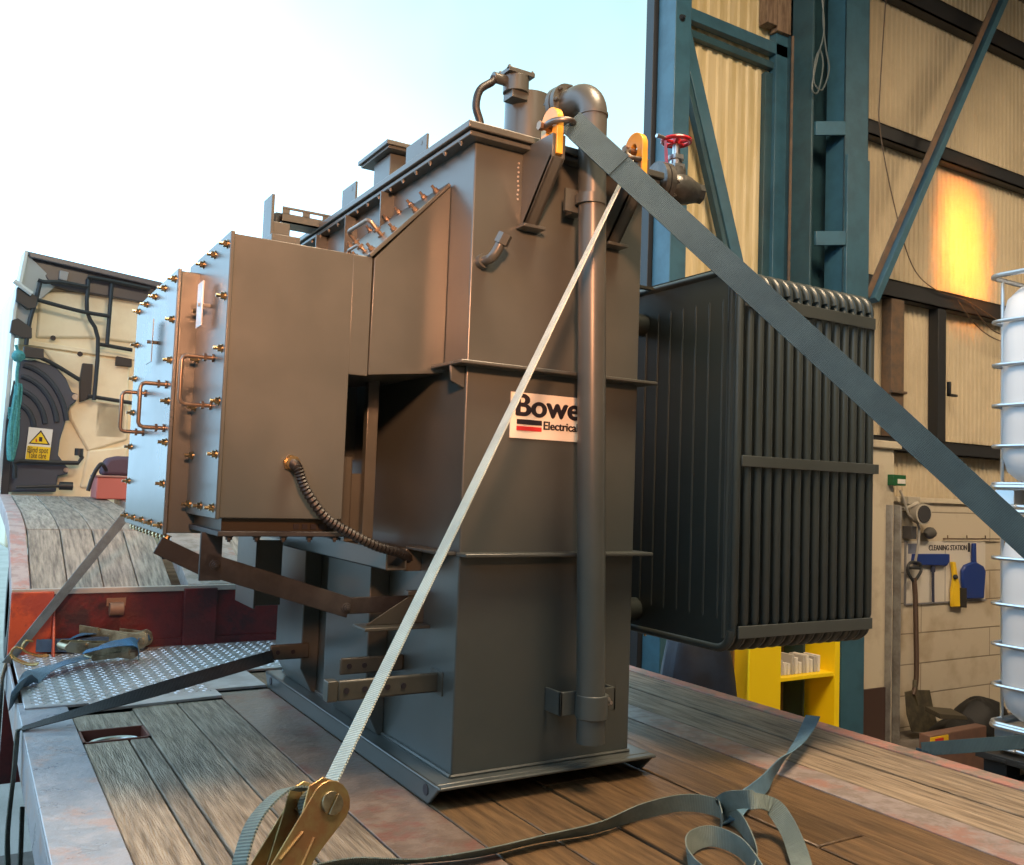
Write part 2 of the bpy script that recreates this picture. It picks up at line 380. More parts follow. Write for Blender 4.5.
# corrugated door leaf in a teal frame
YL = 4.47
t = thing('corrugated_door_leaf', 'cream corrugated sheet panel in a teal steel frame beside the doorway', 'door panel', (4.5, YL, FL))
a = at(688, 30, 'y', YL); b = at(775, 280, 'y', YL)
corrug(a.x-.1, b.x, FL, 5.6, YL+.05, .095, .013).build('corrugated_sheet', CLADY, t)
def bar_px(m, p, q, wpx, y, d, dy=.06):
    a = at(*p, 'y', y); b = at(*q, 'y', y); t_ = (b-a).normalized(); n = t_.cross(Y).normalized(); w = wpx
    return m.prism([a-n*w/2, b-n*w/2, b+n*w/2, a+n*w/2], (0, dy, 0))
m = M(); bar_px(m, (688, 12), (795, 56), .085, YL-.03, 0, .06); m.build('top_rail', TEAL, t, bevel=.003)
m = M(); bar_px(m, (690, 32), (775, 66), .05, YL-.01, 0, .05); m.build('lower_lip', TEALD, t, bevel=.003)
a = at(770, 70, 'y', YL-.03); b = at(776, 70, 'y', YL-.03); c = at(789, 60, 'y', YL-.03)
m = M(); m.box((b.x, YL-.03, FL), (c.x, YL+.05, c.z+.20)); m.build('side_stile', TEAL, t, bevel=.003)
m = M(); m.box((a.x-.01, YL, FL), (b.x, YL+.05, a.z)); m.build('inner_lip', TEALD, t, bevel=.003)
a = at(766, -15, 'y', YL-.04); b = at(790, 33, 'y', YL-.04)
m = M(); m.box((a.x, YL-.06, b.z), (a.x+.10, YL+.02, 5.0)); m.box((a.x+.106, YL-.06, b.z-.03), (b.x, YL+.02, 5.0)); m.build('timber_packer', mat('old brown timber', (.26, .18, .12), .7, var=(.14, .09, .06), vscale=6, stretch=(6, 6, 1)), t, bevel=.004)
t = thing('diagonal_brace', 'teal diagonal brace crossing the corrugated panel beside the jamb', 'brace', (4.2, 4.38, 3))
m = M(); bar_px(m, (686, 30), (752, 320), .095, 4.40, 0, .04); m.build('flange', TEAL, t, bevel=.003)
m = M(); bar_px(m, (682, 50), (738, 300), .035, 4.39, 0, .05); m.build('web', TEALD, t, bevel=.002)
# lattice column
t = thing('lattice_column', 'tall teal built-up steel column with batten plates behind the radiator', 'column', (5.4, 4.3, FL))
a = at(845, 100, 'y', 4.12); b = at(869, 100, 'y', 4.12)
m = M(); m.box((a.x, 4.12, FL), (b.x, 4.13, 5.6)); m.box((a.x, 4.12, FL), (a.x+.01, 4.28, 5.6)); m.box((b.x-.01, 4.12, FL), (b.x, 4.28, 5.6)); m.build('front_channel', TEAL, t, bevel=.003)
c = at(862, 158, 'y', 4.1); m = M(); m.box((a.x+.02, 4.105, FL), (b.x-.0, 4.12, c.z)); m.build('splice_plate', TEAL, t, bevel=.003)
for py in (128, 238):
    c = at(816, py, 'y', 4.2); d = at(846, py, 'y', 4.1); h = .05
    m = M(); m.prism([c-Z*h, d-Z*h, d+Z*h, c+Z*h], (0, .02, 0)); m.build('batten_plate', TEAL, t, bevel=.003)
a = at(812, 100, 'y', 4.2); b = at(838, 100, 'y', 4.3)
m = M(); m.box((a.x, 4.2, FL), (a.x+.02, 4.4, 5.6)); m.box((a.x, 4.38, FL), (b.x, 4.40, 5.6)); m.build('rear_channel', TEALD, t, bevel=.003)
t = thing('door_side_post', 'dark teal steel post between corrugated panel and battened column', 'column', (5.1, 4.4, FL))
a = at(791, 100, 'y', 4.4); b = at(812, 100, 'y', 4.4)
m = M(); m.box((a.x, 4.4, FL), (a.x+.012, 4.56, 5.6)); m.box((b.x-.06, 4.4, FL), (b.x, 4.56, 5.6)); m.box((a.x, 4.5, FL), (b.x+.4, 4.56, 5.6)); m.build('post', TEALD, t, bevel=.003)
m = M(); c = at(791, 150, 'y', 4.38); m.cyl((c.x, 4.38, FL), (c.x, 4.38, 4.2), .012, 8); m.build('door_rod', BROWNST, t)
c0 = at(822, 30, 'y', 4.16)
pts = [at(x_, y_, 'y', 4.17) for x_, y_ in ((824, -10), (823, 20), (826, 50), (829, 70), (822, 90), (814, 82), (815, 62), (820, 50), (823, 66), (818, 92), (812, 88), (817, 60), (824, 30), (821, -10))]
m = M(); m.tube(cat(pts, 5), .006, 6); tag(m.build('hanging_cable', mat('grey cable', (.10, .13, .14), .5)), 'looped grey cable hanging on the battened teal column', 'cable')
t = thing('diagonal_brace', 'long brown and teal diagonal brace rising to the right across the liner wall', 'brace', (6, 4.2, 2))
m = M(); bar_px(m, (1010, -32), (868, 296), .05, 4.20, 0, .012); m.build('outer_leg', BROWNST, t, bevel=.002)
m = M(); bar_px(m, (1020, -32), (877, 300), .055, 4.22, 0, .07); m.build('inner_leg', TEAL, t, bevel=.002)
# loose cables on the wall
for pts, lab in (([(886, -5), (880, 90), (880, 130), (893, 200), (912, 265), (936, 290), (965, 300), (1000, 322), (1040, 350)], 'thin cable running down the cream liner wall behind the diagonal brace'),
                 ([(958, 300), (970, 318), (985, 333), (1004, 342), (1030, 345)], 'short cable sagging below the dark girt near the white tank'),
                 ([(972, 305), (984, 322), (1000, 334), (1030, 340)], 'upper of two short cables drooping toward the white tank')):
    m = M(); m.tube(cat([at(x_, y_, 'y', WY-.14) for x_, y_ in pts], 6), .005, 6); tag(m.build('wall_cable', mat('brown cable', (.09, .06, .04), .5)), lab, 'cable')

# ================================================================== TRAILER
TR = thing('lowloader_trailer', 'flatbed lowloader trailer with worn timber deck and red painted gooseneck', 'trailer', (1.6, 0, FL))
XL, XI, XR = .22, .385, 3.01
YF = 5.0           # gooseneck wall
Y0T = -1.6         # rear of what is modelled
TH = .045
def planks(xs, y0, y1, m=None, gap=.006, z=0, breaks=0):
    m = m or M()
    for a, b in zip(xs[:-1], xs[1:]):
        ys = [y0, y1]
        if breaks and random.random() < breaks: ys = [y0, y0+(y1-y0)*random.uniform(.3, .7), y1]
        for c, d in zip(ys[:-1], ys[1:]):
            dz = random.uniform(-.003, .002)
            m.box((a+gap/2, c+gap/2, z-TH), (b-gap/2, d-gap/2, z+dz))
    return m
XC0, XC1 = 1.02, 1.16
pl_ = planks([XI, .55, .71, .87, XC0], Y0T, 3.72)
# cut-out for the lashing ring: board is split round the pocket
m = M()
ys_ring = (3.40, 3.55)
planks([XI+.0, .62], Y0T, ys_ring[0], m); planks([XI, .62], ys_ring[1], 3.72, m)
m2 = M()
for a, b in ((XI, .53), (.53, .60)): m2.box((a+.003, Y0T, -TH), (b-.003, 3.33, -.001))
m2.box((XI+.003, 3.50, -TH), (.60, 3.72, 0))
planks([.60, .77, .95], Y0T, 3.78, m2)
m2.build('left_deck_boards', WOOD, TR, bevel=.003, seg=1)
m = M(); m.box((.953, Y0T, -TH), (1.17, 3.9, .0)); m.build('worn_steel_strip', RUSTP, TR, bevel=.002)
m = M(); planks([1.175, 1.36, 1.56, 1.76, 1.95, 2.13, 2.33], Y0T, 4.25, m, breaks=.7); m.build('centre_deck_boards', WOOD2, TR, bevel=.003, seg=1)
m = M(); m.box((2.331, Y0T, -TH), (2.474, 4.95, -.0005)); m.build('centre_steel_strip', STRIPE, TR, bevel=.002)
m = M(); planks([2.475, 2.60, 2.72, 2.86, 2.95][0:1]+[2.585, 2.69, 2.80, 2.925], Y0T, 4.95, m, breaks=.6); m.build('right_deck_boards', WOOD, TR, bevel=.003, seg=1)
m = M(); m.box((2.93, Y0T, -.16), (XR, YF, .004)); m.build('right_side_rail', REDRAIL, TR, bevel=.004)
m = M(); m.box((XL, Y0T, -.012), (XI, 3.98, .006)); m.box((XL, Y0T, -.15), (XL+.012, YF, -.012)); m.build('left_side_rail', RAIL, TR, bevel=.003)
# pocket with lashing ring
m = M(); x0, x1, y0, y1 = XI+.002, .60, 3.335, 3.495
m.box((x0, y0, -.10), (x1, y1, -.09)); m.box((x0, y0, -.09), (x0+.008, y1, .002)); m.box((x1-.008, y0, -.09), (x1, y1, .002)); m.box((x0, y1-.008, -.09), (x1, y1, .002)); m.box((x0, y0, -.09), (x1, y0+.008, .002))
pk = m.build('lashing_pocket', mat('dark red pocket', (.12, .035, .025), .5), TR)
ring = [((x0+x1)/2+.075*math.cos(a), (y0+y1)/2-.01+.05*math.sin(a), -.028) for a in [2*PI*k/28 for k in range(28)]]
m = M(); m.tube(ring, .012, 8, closed=True); m.build('lashing_ring', STEEL, pk)
# chequer plate (with raised lozenges)
m = M(); zc = .012
m.prism([(XL+.0, 4.0, 0), (.44, 4.0, 0), (.45, 3.86, 0), (1.75, 4.40, 0), (2.33, 4.40, 0), (2.33, YF, 0), (XL+.05, YF, 0)][0:0] or [(.24, 3.86, .001), (.46, 3.86, .001), (.46, 3.745, .001), (.95, 3.80, .001), (.95, 3.92, .001), (1.165, 3.92, .001), (1.165, 4.26, .001), (2.33, 4.26, .001), (2.33, YF, .001), (.24, YF, .001)], (0, 0, zc))
cp = m.build('chequer_plate', CHEQ, TR, bevel=.002)
m = M(); k = 0; yy = 3.90
while yy < 4.97:
    xx = .27 + (.0 if k % 2 else .014)
    while xx < 2.3:
        if yy > 4.28 or xx < .93:
            s_ = 1 if int(round(xx/.028)+k) % 2 else -1
            l, w = .0105, .0035; ca, sa = math.cos(s_*PI/4), math.sin(s_*PI/4)
            q = [(xx+ca*l, yy+sa*l), (xx-sa*w, yy+ca*w), (xx-ca*l, yy-sa*l), (xx+sa*w, yy-ca*w)]
            zz = zc+.001; o = len(m.v)
            m.v += [V((*p, zz)) for p in q]+[V((xx+(p[0]-xx)*.5, yy+(p[1]-yy)*.5, zz+.003)) for p in q]
            m.f += [[o+4, o+5, o+6, o+7]]+[[o+i, o+(i+1) % 4, o+4+(i+1) % 4, o+4+i] for i in range(4)]; m.sm += [False]*5
        xx += .028
    yy += .030; k += 1
m.build('tread_pattern', mat('polished treads', (.58, .58, .61), .42, metal=.5), cp)
# gooseneck front wall, posts and sloped deck
ztop = .316
m = M(); m.box((XL, YF, FL+.3), (XR, YF+.02, ztop)); m.build('gooseneck_wall', REDWALL, TR)
m = M(); m.box((XL, YF-.035, -.02), (XI+.02, YF, ztop-.004)); m.prism([(XI+.02, YF-.02, 0), (XI+.02, YF-.14, 0), (XI+.02, YF-.02, .22)], (.012, 0, 0)); m.build('corner_post', REDORG, TR, bevel=.004)
for xa, xb in ((1.02, 1.19), (1.02+1.35, 1.19+1.35)):
    a = at(178, 620, 'y', YF).x if xa < 2 else xa; 
    m = M(); m.box((xa, YF-.03, 0), (xb, YF, ztop-.006)); m.build('wall_post', REDWALL, TR, bevel=.003)
m = M(); m.box((XI+.05, YF-.012, 0), (XR, YF, .05)); m.build('wall_foot', REDWALL, TR)
m = M(); c = at(115, 608, 'y', YF-.01)
m.box((c.x-.04, YF-.008, c.z+.01), (c.x+.05, YF, c.z+.05)); m.cyl((c.x-.03, YF-.045, c.z), (c.x+.035, YF-.045, c.z), .032, 14); m.box((c.x-.03, YF-.045, c.z+.018), (c.x+.035, YF, c.z+.03)); m.build('hose_hook', mat('rusty hook', (.20, .11, .07), .5), TR)
prof = [(5.0, .316), (5.71, .572), (6.0, .607), (6.4, .64), (8.0, .705)]
def zg(y):
    for (a, b), (c, d) in zip(prof[:-1], prof[1:]):
        if a <= y <= c: return b+(d-b)*(y-a)/(c-a)
    return prof[-1][1]
XG = .30
xs = [XG+.005]
while xs[-1] < 2.85: xs.append(min(2.86, xs[-1]+.165))
m = M()
for a, b in zip(xs[:-1], xs[1:]):
    if 1.02 < (a+b)/2 < 1.34: continue
    g = .005
    def run(segs):
        vs = []
        for y, z in segs: vs += [V((a+g/2, y, z)), V((b-g/2, y, z)), V((b-g/2, y, z-.04)), V((a+g/2, y, z-.04))]
        n = len(segs); fs = [(0, 1, 2, 3), (4*n-1, 4*n-2, 4*n-3, 4*n-4)]
        for i in range(n-1):
            for k in range(4): fs.append((4*i+k, 4*i+4+k, 4*i+4+(k+1) % 4, 4*i+(k+1) % 4))
        m.add(vs, fs)
    run([(5.01, .320), (5.70, .572)]); run([(5.715, .574), (6.0, .609), (6.4, .642), (8.0, .707)])
m.build('gooseneck_boards', WOOD3, TR, bevel=.003, seg=1)
for xa, xb, nm in ((XL, XG, 'gooseneck_left_edge'), (1.045, 1.375, 'gooseneck_centre_strip'), (2.865, XR, 'gooseneck_right_edge')):
    vs = []
    for y, z in [(5.014, .321)]+prof[1:]: vs += [V((xa, y, z+.006)), V((xb, y, z+.006)), V((xb, y, z-.09)), V((xa, y, z-.09))]
    n = len(prof); fs = [(0, 1, 2, 3), (4*n-1, 4*n-2, 4*n-3, 4*n-4)]
    for i in range(n-1):
        for k in range(4): fs.append((4*i+k, 4*i+4+k, 4*i+4+(k+1) % 4, 4*i+(k+1) % 4))
    m = M(); m.add(vs, fs); m.build(nm, rustmat('pinkish worn edge', (.42, .33, .33), (.33, .25, .25), (.42, .22, .20), .5, 12) if xa < 1 else STRIPE, TR, bevel=.003)
m = M(); m.box((XL-.0, YF-.012, ztop-.02), (XR, YF+.012, ztop+.008)); m.build('gooseneck_lip', mat('worn bright steel lip', (.42, .40, .38), .4, metal=.4), TR, bevel=.003)
# underframe seen over the left edge
m = M(); m.box((.40, Y0T, -.36), (2.83, 4.9, -.055)); m.box((.9, Y0T, -.62), (1.1, 4.9, -.36)); m.box((2.1, Y0T, -.62), (2.3, 4.9, -.36)); m.build('chassis_beams', mat('grimy chassis', (.05, .042, .035), .7), TR)
m = M()
m.box((.40, YF+.02, -.3), (2.83, 8.0, .2)); m.build('gooseneck_beams', REDWALL, TR)
for k in range(6):
    y = 1.2+k*.72
    m = M(); m.prism([(XL+.01, y, -.14), (.42, y, -.14), (.42, y, -.34), (XL+.06, y, -.24)], (0, .012, 0)); m.build('outrigger_bracket', mat('grimy bracket %d' % k, (.07, .055, .04), .6), TR)
m = M(); m.box((XL+.03, 2.0, -.62), (XL+.045, 2.55, -.16)); m.build('side_marker_board', mat('dirty yellow board', (.40, .26, .05), .6), TR, bevel=.003)
for k in range(3):
    y = 2.75+k*.25
    m = M(); m.tube([(XL+.035, y-.035, -.13), (XL+.035, y-.035, -.27), (XL+.035, y+.035, -.27), (XL+.035, y+.035, -.13)], .008, 6); m.build('rope_hook', CABK, TR)
# wheels below the deck keep the trailer on the ground
def wheel(name, x, y, r, w, parent):
    m = M(); n = 32
    pr = [(-w/2, r*.55), (-w/2, r*.93), (-w/2+.03, r), (w/2-.03, r), (w/2, r*.93), (w/2, r*.55), (w/2-.06, r*.5), (w/2-.10, .06), (w/2-.1, 0)]
    vs = []
    for dx, rr in pr:
        for k in range(n): a = 2*PI*k/n; vs.append(V((x+dx, y+rr*math.cos(a), FL+r+rr*math.sin(a))))
    fs = []
    for i in range(len(pr)-1):
        for k in range(n): fs.append((i*n+k, i*n+(k+1) % n, (i+1)*n+(k+1) % n, (i+1)*n+k))
    m.add(vs, fs, True); return m.build(name, RUBBER, parent)
for y in (-.6, .35, 1.3):
    for x in (.62, 2.6): wheel('wheel', x, y, .26, .26, TR)
m = M()
for x in (.75, 2.45): m.box((x-.05, 4.2, FL), (x+.05, 4.3, -.36)); m.box((x-.12, 4.13, FL), (x+.12, 4.37, FL+.02))
m.build('landing_legs', CABK, TR)

# ================================================================== TRANSFORMER
TF = thing('power_transformer', 'large dark grey oil transformer standing on the trailer deck', 'transformer', (1.55, 3.1, 0))
TX0, TX1, TY0, TY1 = 1.24, 1.883, 2.33, 3.92
SK = .065
m = M()
m.box((1.17, 2.29, SK-.012), (1.945, 3.96, SK)); 
for xa, xb in ((1.17, 1.182), (1.908, 1.92)):
    pass
m.prism([(1.17, 2.33, 0), (1.17, 3.92, 0), (1.17, 3.96, SK), (1.17, 2.26, SK)], (.012, 0, 0)); m.prism([(1.933, 2.33, 0), (1.933, 3.92, 0), (1.933, 3.96, SK), (1.933, 2.26, SK)], (.012, 0, 0))

m.box((1.17, 2.26, SK-.010), (1.945, 2.29, SK)); m.box((1.20, 2.9, .0), (1.92, 2.91, SK-.012))
skid = m.build('skid_base', PAINT, TF, bevel=.006, seg=3)
for yy in (2.345, 3.87):
    m = M(); m.cyl((1.1695, yy, .038), (1.1675, yy, .038), .016, 16); m.build('jacking_hole', BLACK, skid)
m = M(); m.box((TX0, TY0, SK), (TX1, TY1, 1.945)); m.build('tank', PAINT, TF, bevel=.005, seg=3)
m = M()
for k in range(50):   # weld bead round the foot and corners
    pass
m.tube([(TX0-.004, TY0-.004, SK+.004), (TX1, TY0-.004, SK+.004)], .006, 6); m.tube([(TX0-.004, TY0-.004, SK+.004), (TX0-.004, TY1, SK+.004)], .006, 6); m.build('weld_bead', PAINT, TF)
# lid
m = M(); m.box((1.19, 2.28, 1.948), (1.933, 3.99, 1.970)); m.box((1.20, 2.29, 1.930), (1.923, 3.98, 1.944)); lid = m.build('lid', PAINT, TF, bevel=.003)
for k in range(16): m = M(); m.bolt((1.207, 2.36+k*.105, 1.930), -Z, .006, .007, .004); m.build('lid_bolt', PAINT, lid)
for y in (2.93, 3.28, 3.62):
    m = M(); m.box((1.19, y, 1.70), (TX0, y+.008, 1.930)); m.build('side_gusset', PAINT, TF)
# horizontal stiffeners
z1 = at(463, 364, 'y', TY0).z; z2 = at(455, 556, 'y', 2.28).z
for z in (z1, z2):
    a_r = at(658, 379, 'y', 2.27).x
    m = M(); m.box((TX0-.05 if z > 1 else TX0-.012, 2.27, z-.005), (a_r, TY0, z+.006)); m.box((TX1, TY0, z-.005), (a_r, 2.6, z+.006)); 
    if z > 1: m.box((TX0-.05, TY0, z-.005), (TX0, 2.47, z+.006))
    else: m.box((TX0-.05, TY0+.02, z-.005), (TX0, 2.6, z+.006))
    m.build('stiffener', PAINT, TF, bevel=.003)
m = M(); m.prism([(TX0, 2.34, z1-.005), (TX0-.05, 2.34, z1-.005), (TX0-.045, 2.34, z1-.05), (TX0, 2.34, z1-.07)], (0, .01, 0)); m.build('corner_gusset', PAINT, TF, bevel=.003)
# lower side channels
for ya, yb in ((2.82, 3.23), (3.49, 3.83)):
    m = M(); m.prism([(1.17, ya, .16), (1.17, ya, .66), (TX0, ya, .66), (TX0, ya, SK), (1.22, ya, SK)], (0, yb-ya, 0)); m.build('side_channel', PAINT, TF, bevel=.004)
# sign
s0 = at(510, 391, 'y', TY0); s1 = at(577.5, 441, 'y', TY0)
sg = M(); a, b, c = at(511, 391.5, 'y', TY0-.001), at(509.5, 437.5, 'y', TY0-.001), at(577.5, 441.5, 'y', TY0-.001)
zt, zbm = a.z, b.z; xl = a.x
sg.box((xl, TY0-.004, zbm), (xl+.345, TY0, zt)); sg = sg.build('maker_sign', WHITE, TF)
H_ = zt-zbm
text('Bowers', .094, (xl+.020, TY0-.0045, zbm+.070), X, -Y, BLACK, 'lettering', sg, bold=.0035, width=.315)
text('Electrical', .036, (xl+.120, TY0-.0045, zbm+.032), X, -Y, BLACK, 'lettering', sg, bold=.0010, width=.128)
m = M(); m.box((xl+.022, TY0-.006, zbm+.043), (xl+.112, TY0-.004, zbm+.058)); m.build('black_stripe', BLACK, sg)
m = M(); m.box((xl+.022, TY0-.006, zbm+.024), (xl+.112, TY0-.004, zbm+.037)); m.build('red_stripe', RED, sg)
# breather pipe
YP = 2.215; pr_ = .052
pa = at(591.5, 500, 'y', YP); px_ = pa.x; pxb = at(590.5, 745, 'y', YP).x; pxt = at(593.5, 110, 'y', YP).x
zbt = at(590, 748, 'y', YP-.05).z; ztop_ = at(590, 98, 'y', YP).z
bend = [V((px_, YP, zbt)), V((px_, YP, 1.2)), V((px_, YP, ztop_-.05))]
PIPE_R = (at(606, 500, 'y', YP)-at(578.5, 500, 'y', YP)).length/2*.84
pr_ = PIPE_R
dirb = V((-.10, 1, 0)).normalized(); R_ = .075
zc_ = at(590, 83, 'y', YP).z-R_-pr_+.02
bend = [V((pxb, YP, zbt)), V(((pxb+pxt)/2, YP, 1.05)), V((pxt, YP, zc_-.1))]; pxm = px_; px_ = pxt
for k in range(0, 10):
    a = PI/2*k/9; bend.append(V((px_, YP, zc_))+dirb*(R_*(1-math.cos(a)))+Z*(R_*math.sin(a)))
bend.append(bend[-1]+dirb*.045)
m = M(); m.tube(bend, pr_, 28); pipe = m.build('vent_pipe', PAINT, TF)
m = M(); m.cyl((px_, YP, zc_-.004), (px_, YP, zc_+.004), pr_+.003, 28); e = bend[-1]; m.cyl(e, e+dirb*.018, pr_+.022, 28); m.cyl(e+dirb*.024, e+dirb*.042, pr_+.022, 28)
for k in range(8):
    a = 2*PI*k/8; w = dirb.cross(Z); q = e+(w*math.cos(a)+Z*math.sin(a))*(pr_+.012); m.bolt(q+dirb*.044, dirb, .006, .008, .006); m.bolt(q-dirb*.002, -dirb, .006, .008, .004)
m.build('pipe_flange', PAINT, pipe)
zcl = at(592, 710, 'y', YP-pr_).z; px_ = pxb
m = M(); m.cyl((px_, YP, zcl-.035), (px_, YP, zcl+.035), pr_+.006, 28)
m.box((px_-pr_-.05, YP+.03, zcl-.03), (px_+pr_+.07, YP+.04, zcl+.04)); m.box((px_-pr_-.05, YP+.03, zcl-.03), (px_-pr_-.042, TY0, zcl+.04)); m.box((px_+pr_+.062, YP+.03, zcl-.03), (px_+pr_+.07, TY0, zcl+.04))
m.build('pipe_clamp', PAINT, TF, bevel=.002)
m = M(); m.bolt((px_+pr_+.035, YP+.03, zcl), -Y, .011, .012, .012); m.build('clamp_bolt', STEEL, TF)
# upper clamp behind strap
zu = at(592, 190, 'y', YP).z; px_ = pxt
m = M(); m.box((px_-pr_-.03, YP+.03, zu-.07), (px_+pr_+.03, YP+.04, zu)); m.cyl((px_, YP, zu-.05), (px_, YP, zu-.02), pr_+.005, 28); m.box((px_-.02, YP+.04, zu-.06), (px_+.02, TY0, zu-.01)); m.build('pipe_clamp', PAINT, TF)
# oil sampling elbow
c = at(481, 262, 'y', TY0)
m = M(); m.cyl((c.x, TY0, c.z), (c.x, TY0-.025, c.z), .022, 16); m.tube(cat([(c.x, TY0-.02, c.z), (c.x, TY0-.06, c.z), (c.x+.01, TY0-.075, c.z+.02), (c.x+.02, TY0-.085, c.z+.05)], 4), .015, 12); m.tube([(c.x+.018, TY0-.083, c.z+.04), (c.x+.027, TY0-.094, c.z+.068)], .022, 6); m.build('sampling_elbow', PAINT, TF)
# lifting lugs with brackets
LUGS = []
for i, pxx in enumerate((550, 635)):
    xl_ = at(pxx, 130, 'y', 2.2).x; th = .022
    zt_, zb_ = 2.035, 1.885; yc = 2.205; hw = .045
    m = M(); pts = [V((xl_, yc-hw, zb_)), V((xl_, yc+hw, zb_))]
    for k in range(13): a = PI*k/12; pts.append(V((xl_, yc+hw*math.cos(a), zt_-hw+hw*math.sin(a))))
    # hole: build as ring strip between outline and slot
    outer = []; inner = []; n = 32
    for k in range(n):
        a = 2*PI*k/n; ca, sa = math.cos(a), math.sin(a)
        hc = zt_-.062
        inner.append(V((xl_, yc+.017*ca, hc+.025*sa)))
        # outer along the arch
        if sa >= 0: outer.append(V((xl_, yc+hw*ca, hc+.062-hw+hw*sa)) if True else None)
        else:
            tt = min(1, abs(sa)*1.0/max(1e-6, max(abs(sa), abs(ca)))); 
            sc = 1/max(abs(ca), abs(sa)); outer.append(V((xl_, yc+hw*ca*sc if abs(ca) < abs(sa) or True else 0, hc+.017+(zb_-hc-.017)*abs(sa)*sc)))
    vs = outer+inner+[p+X*th for p in outer]+[p+X*th for p in inner]
    fs = []
    for k in range(n):
        j = (k+1) % n
        fs += [(k, j, n+j, n+k), (2*n+k, 3*n+k, 3*n+j, 2*n+j), (k, 2*n+k, 2*n+j, j), (n+k, n+j, 3*n+j, 3*n+k)]
    m.add(vs, fs); lg = m.build('lifting_lug', YELLOW, TF, bevel=.002)
    LUGS.append(V((xl_+th/2, yc, zt_-.062)))
    m = M(); m.prism([(xl_-.012, TY0, 1.70), (xl_-.012, 2.31, 1.70), (xl_-.012, 2.165, 1.875), (xl_-.012, 2.165, 1.945), (xl_-.012, TY0, 1.945)], (.012, 0, 0)); m.prism([(xl_+th, TY0, 1.70), (xl_+th, 2.31, 1.70), (xl_+th, 2.165, 1.875), (xl_+th, 2.165, 1.945), (xl_+th, TY0, 1.945)], (.012, 0, 0))
    m.prism([(xl_-.012, 2.31, 1.70), (xl_-.012, 2.165, 1.875), (xl_-.012, 2.175, 1.885), (xl_-.012, TY0, 1.70)], (.046, 0, 0)); m.box((xl_-.03, 2.28, 1.69), (xl_+.05, TY0, 1.70)); m.build('lug_bracket', PAINT, TF, bevel=.002)
# weld marks beside first lug bracket
c = at(518, 180, 'y', TY0)
m = M()
for k in range(9): m.sphere((c.x+random.uniform(-.002, .002), TY0, c.z-.06+.014*k), .004, n=6)
for k in range(9): m.sphere((c.x+.03, TY0, c.z-.06+.015*k), .004, n=6)
m.build('weld_marks', mat('bright weld', (.35, .33, .30), .3), TF)
# turret with terminal box and cable loop on the lid
tc = V((1.585, 2.60, 0)); ztur = 2.245
m = M(); m.cyl((tc.x, tc.y, 1.96), (tc.x, tc.y, ztur), .082, 32); m.cyl((tc.x, tc.y, 1.970), (tc.x, tc.y, 1.985), .10, 32); tur = m.build('turret', PAINT, TF)
b0 = at(516, 84, 'y', 2.55)
m = M(); m.cyl((b0.x, 2.55, b0.z-.035), (b0.x, 2.55, b0.z+.02), .044, 20); m.box((b0.x-.05, 2.51, b0.z+.02), (b0.x+.05, 2.59, b0.z+.035)); m.box((b0.x-.03, 2.52, b0.z-.06), (b0.x+.03, 2.58, b0.z-.03))
for dx in (-.045, .045):
    for dy in (-.03, .03): m.bolt((b0.x+dx, 2.55+dy, b0.z+.03), Z, .007, .01, .004)
m.cyl((b0.x-.09, 2.55, b0.z), (b0.x-.03, 2.55, b0.z), .018, 12); m.build('terminal_box', PAINT, tur, bevel=.002)
m = M(); pts = [(b0.x-.085, 2.55, b0.z), at(492, 82, 'y', 2.55), at(480, 90, 'y', 2.55), at(476, 106, 'y', 2.55), at(480, 122, 'y', 2.55), at(482, 140, 'y', 2.55)]
m.tube(cat(pts, 6), .013, 10); m.build('flexible_conduit', RUBBER, TF)
# square pedestal with roof, and upstand plates on the lid's left edge
a = at(374, 168, 'y', 3.45)
m = M(); sx_ = at(383, 170, 'x', 1.30); 
def lidpt(px, py, x=1.30): return at(px, py, 'x', x)
pc = lidpt(384, 160, 1.33)
m.box((1.31, pc.y-.11, 1.967), (1.45, pc.y+.05, pc.z-.01)); m.build('pedestal', PAINT, TF, bevel=.003)
m = M(); m.box((1.275, pc.y-.16, pc.z+.005), (1.50, pc.y+.14, pc.z+.022)); m.box((1.285, pc.y-.15, pc.z-.006), (1.49, pc.y+.13, pc.z+.005)); m.build('pedestal_roof', PAINT, TF, bevel=.002)
for px0, px1, py in ((407, 427, 133), (343, 356, 181)):
    p0 = at(px1, py, 'x', 1.22); p1 = at(px0, py, 'x', 1.22)
    m = M(); m.box((1.22, p0.y, 1.968), (1.228, p1.y, p0.z)); 
    m.cyl((1.219, (p0.y*3+p1.y)/4, p0.z-.02), (1.2195, (p0.y*3+p1.y)/4, p0.z-.02), .008, 10); m.build('upstand_plate', PAINT, TF, bevel=.002)
# cable tray and post on the far end of the boxes
p0 = at(264, 201, 'x', .95); p1 = at(272, 201, 'x', .95)
m = M(); m.box((.95, p1.y-.0, 1.5), (.962, p0.y+.0, p0.z)); m.build('tray_post', PAINT, TF, bevel=.002)
yt = p1.y+.15
a = at(283, 206, 'y', yt); b = at(330, 219, 'y', yt)
m = M(); hh = .065
m.box((a.x, yt, a.z-hh), (b.x+.3, yt+.006, a.z-.028)); m.box((a.x, yt, a.z-.01), (b.x+.3, yt+.006, a.z))
k = 0; xx = a.x
while xx < b.x+.3: m.box((xx, yt, a.z-.03), (xx+.03, yt+.006, a.z-.008)); xx += .085
m.box((a.x, yt, a.z-hh), (b.x+.3, yt+.10, a.z-hh+.006)); m.box((a.x, yt+.10, a.z-hh), (b.x+.3, yt+.106, a.z)); m.build('cable_tray', PAINT, TF)
m = M(); m.tube(cat([(1.0, yt-.05, 1.55), (1.0, yt-.04, a.z-.16), (1.01, yt, a.z-.07), (a.x, yt+.03, a.z-.04), (a.x+.2, yt+.04, a.z-.04)], 5), .018, 10); m.build('tray_cable', RUBBER, TF)
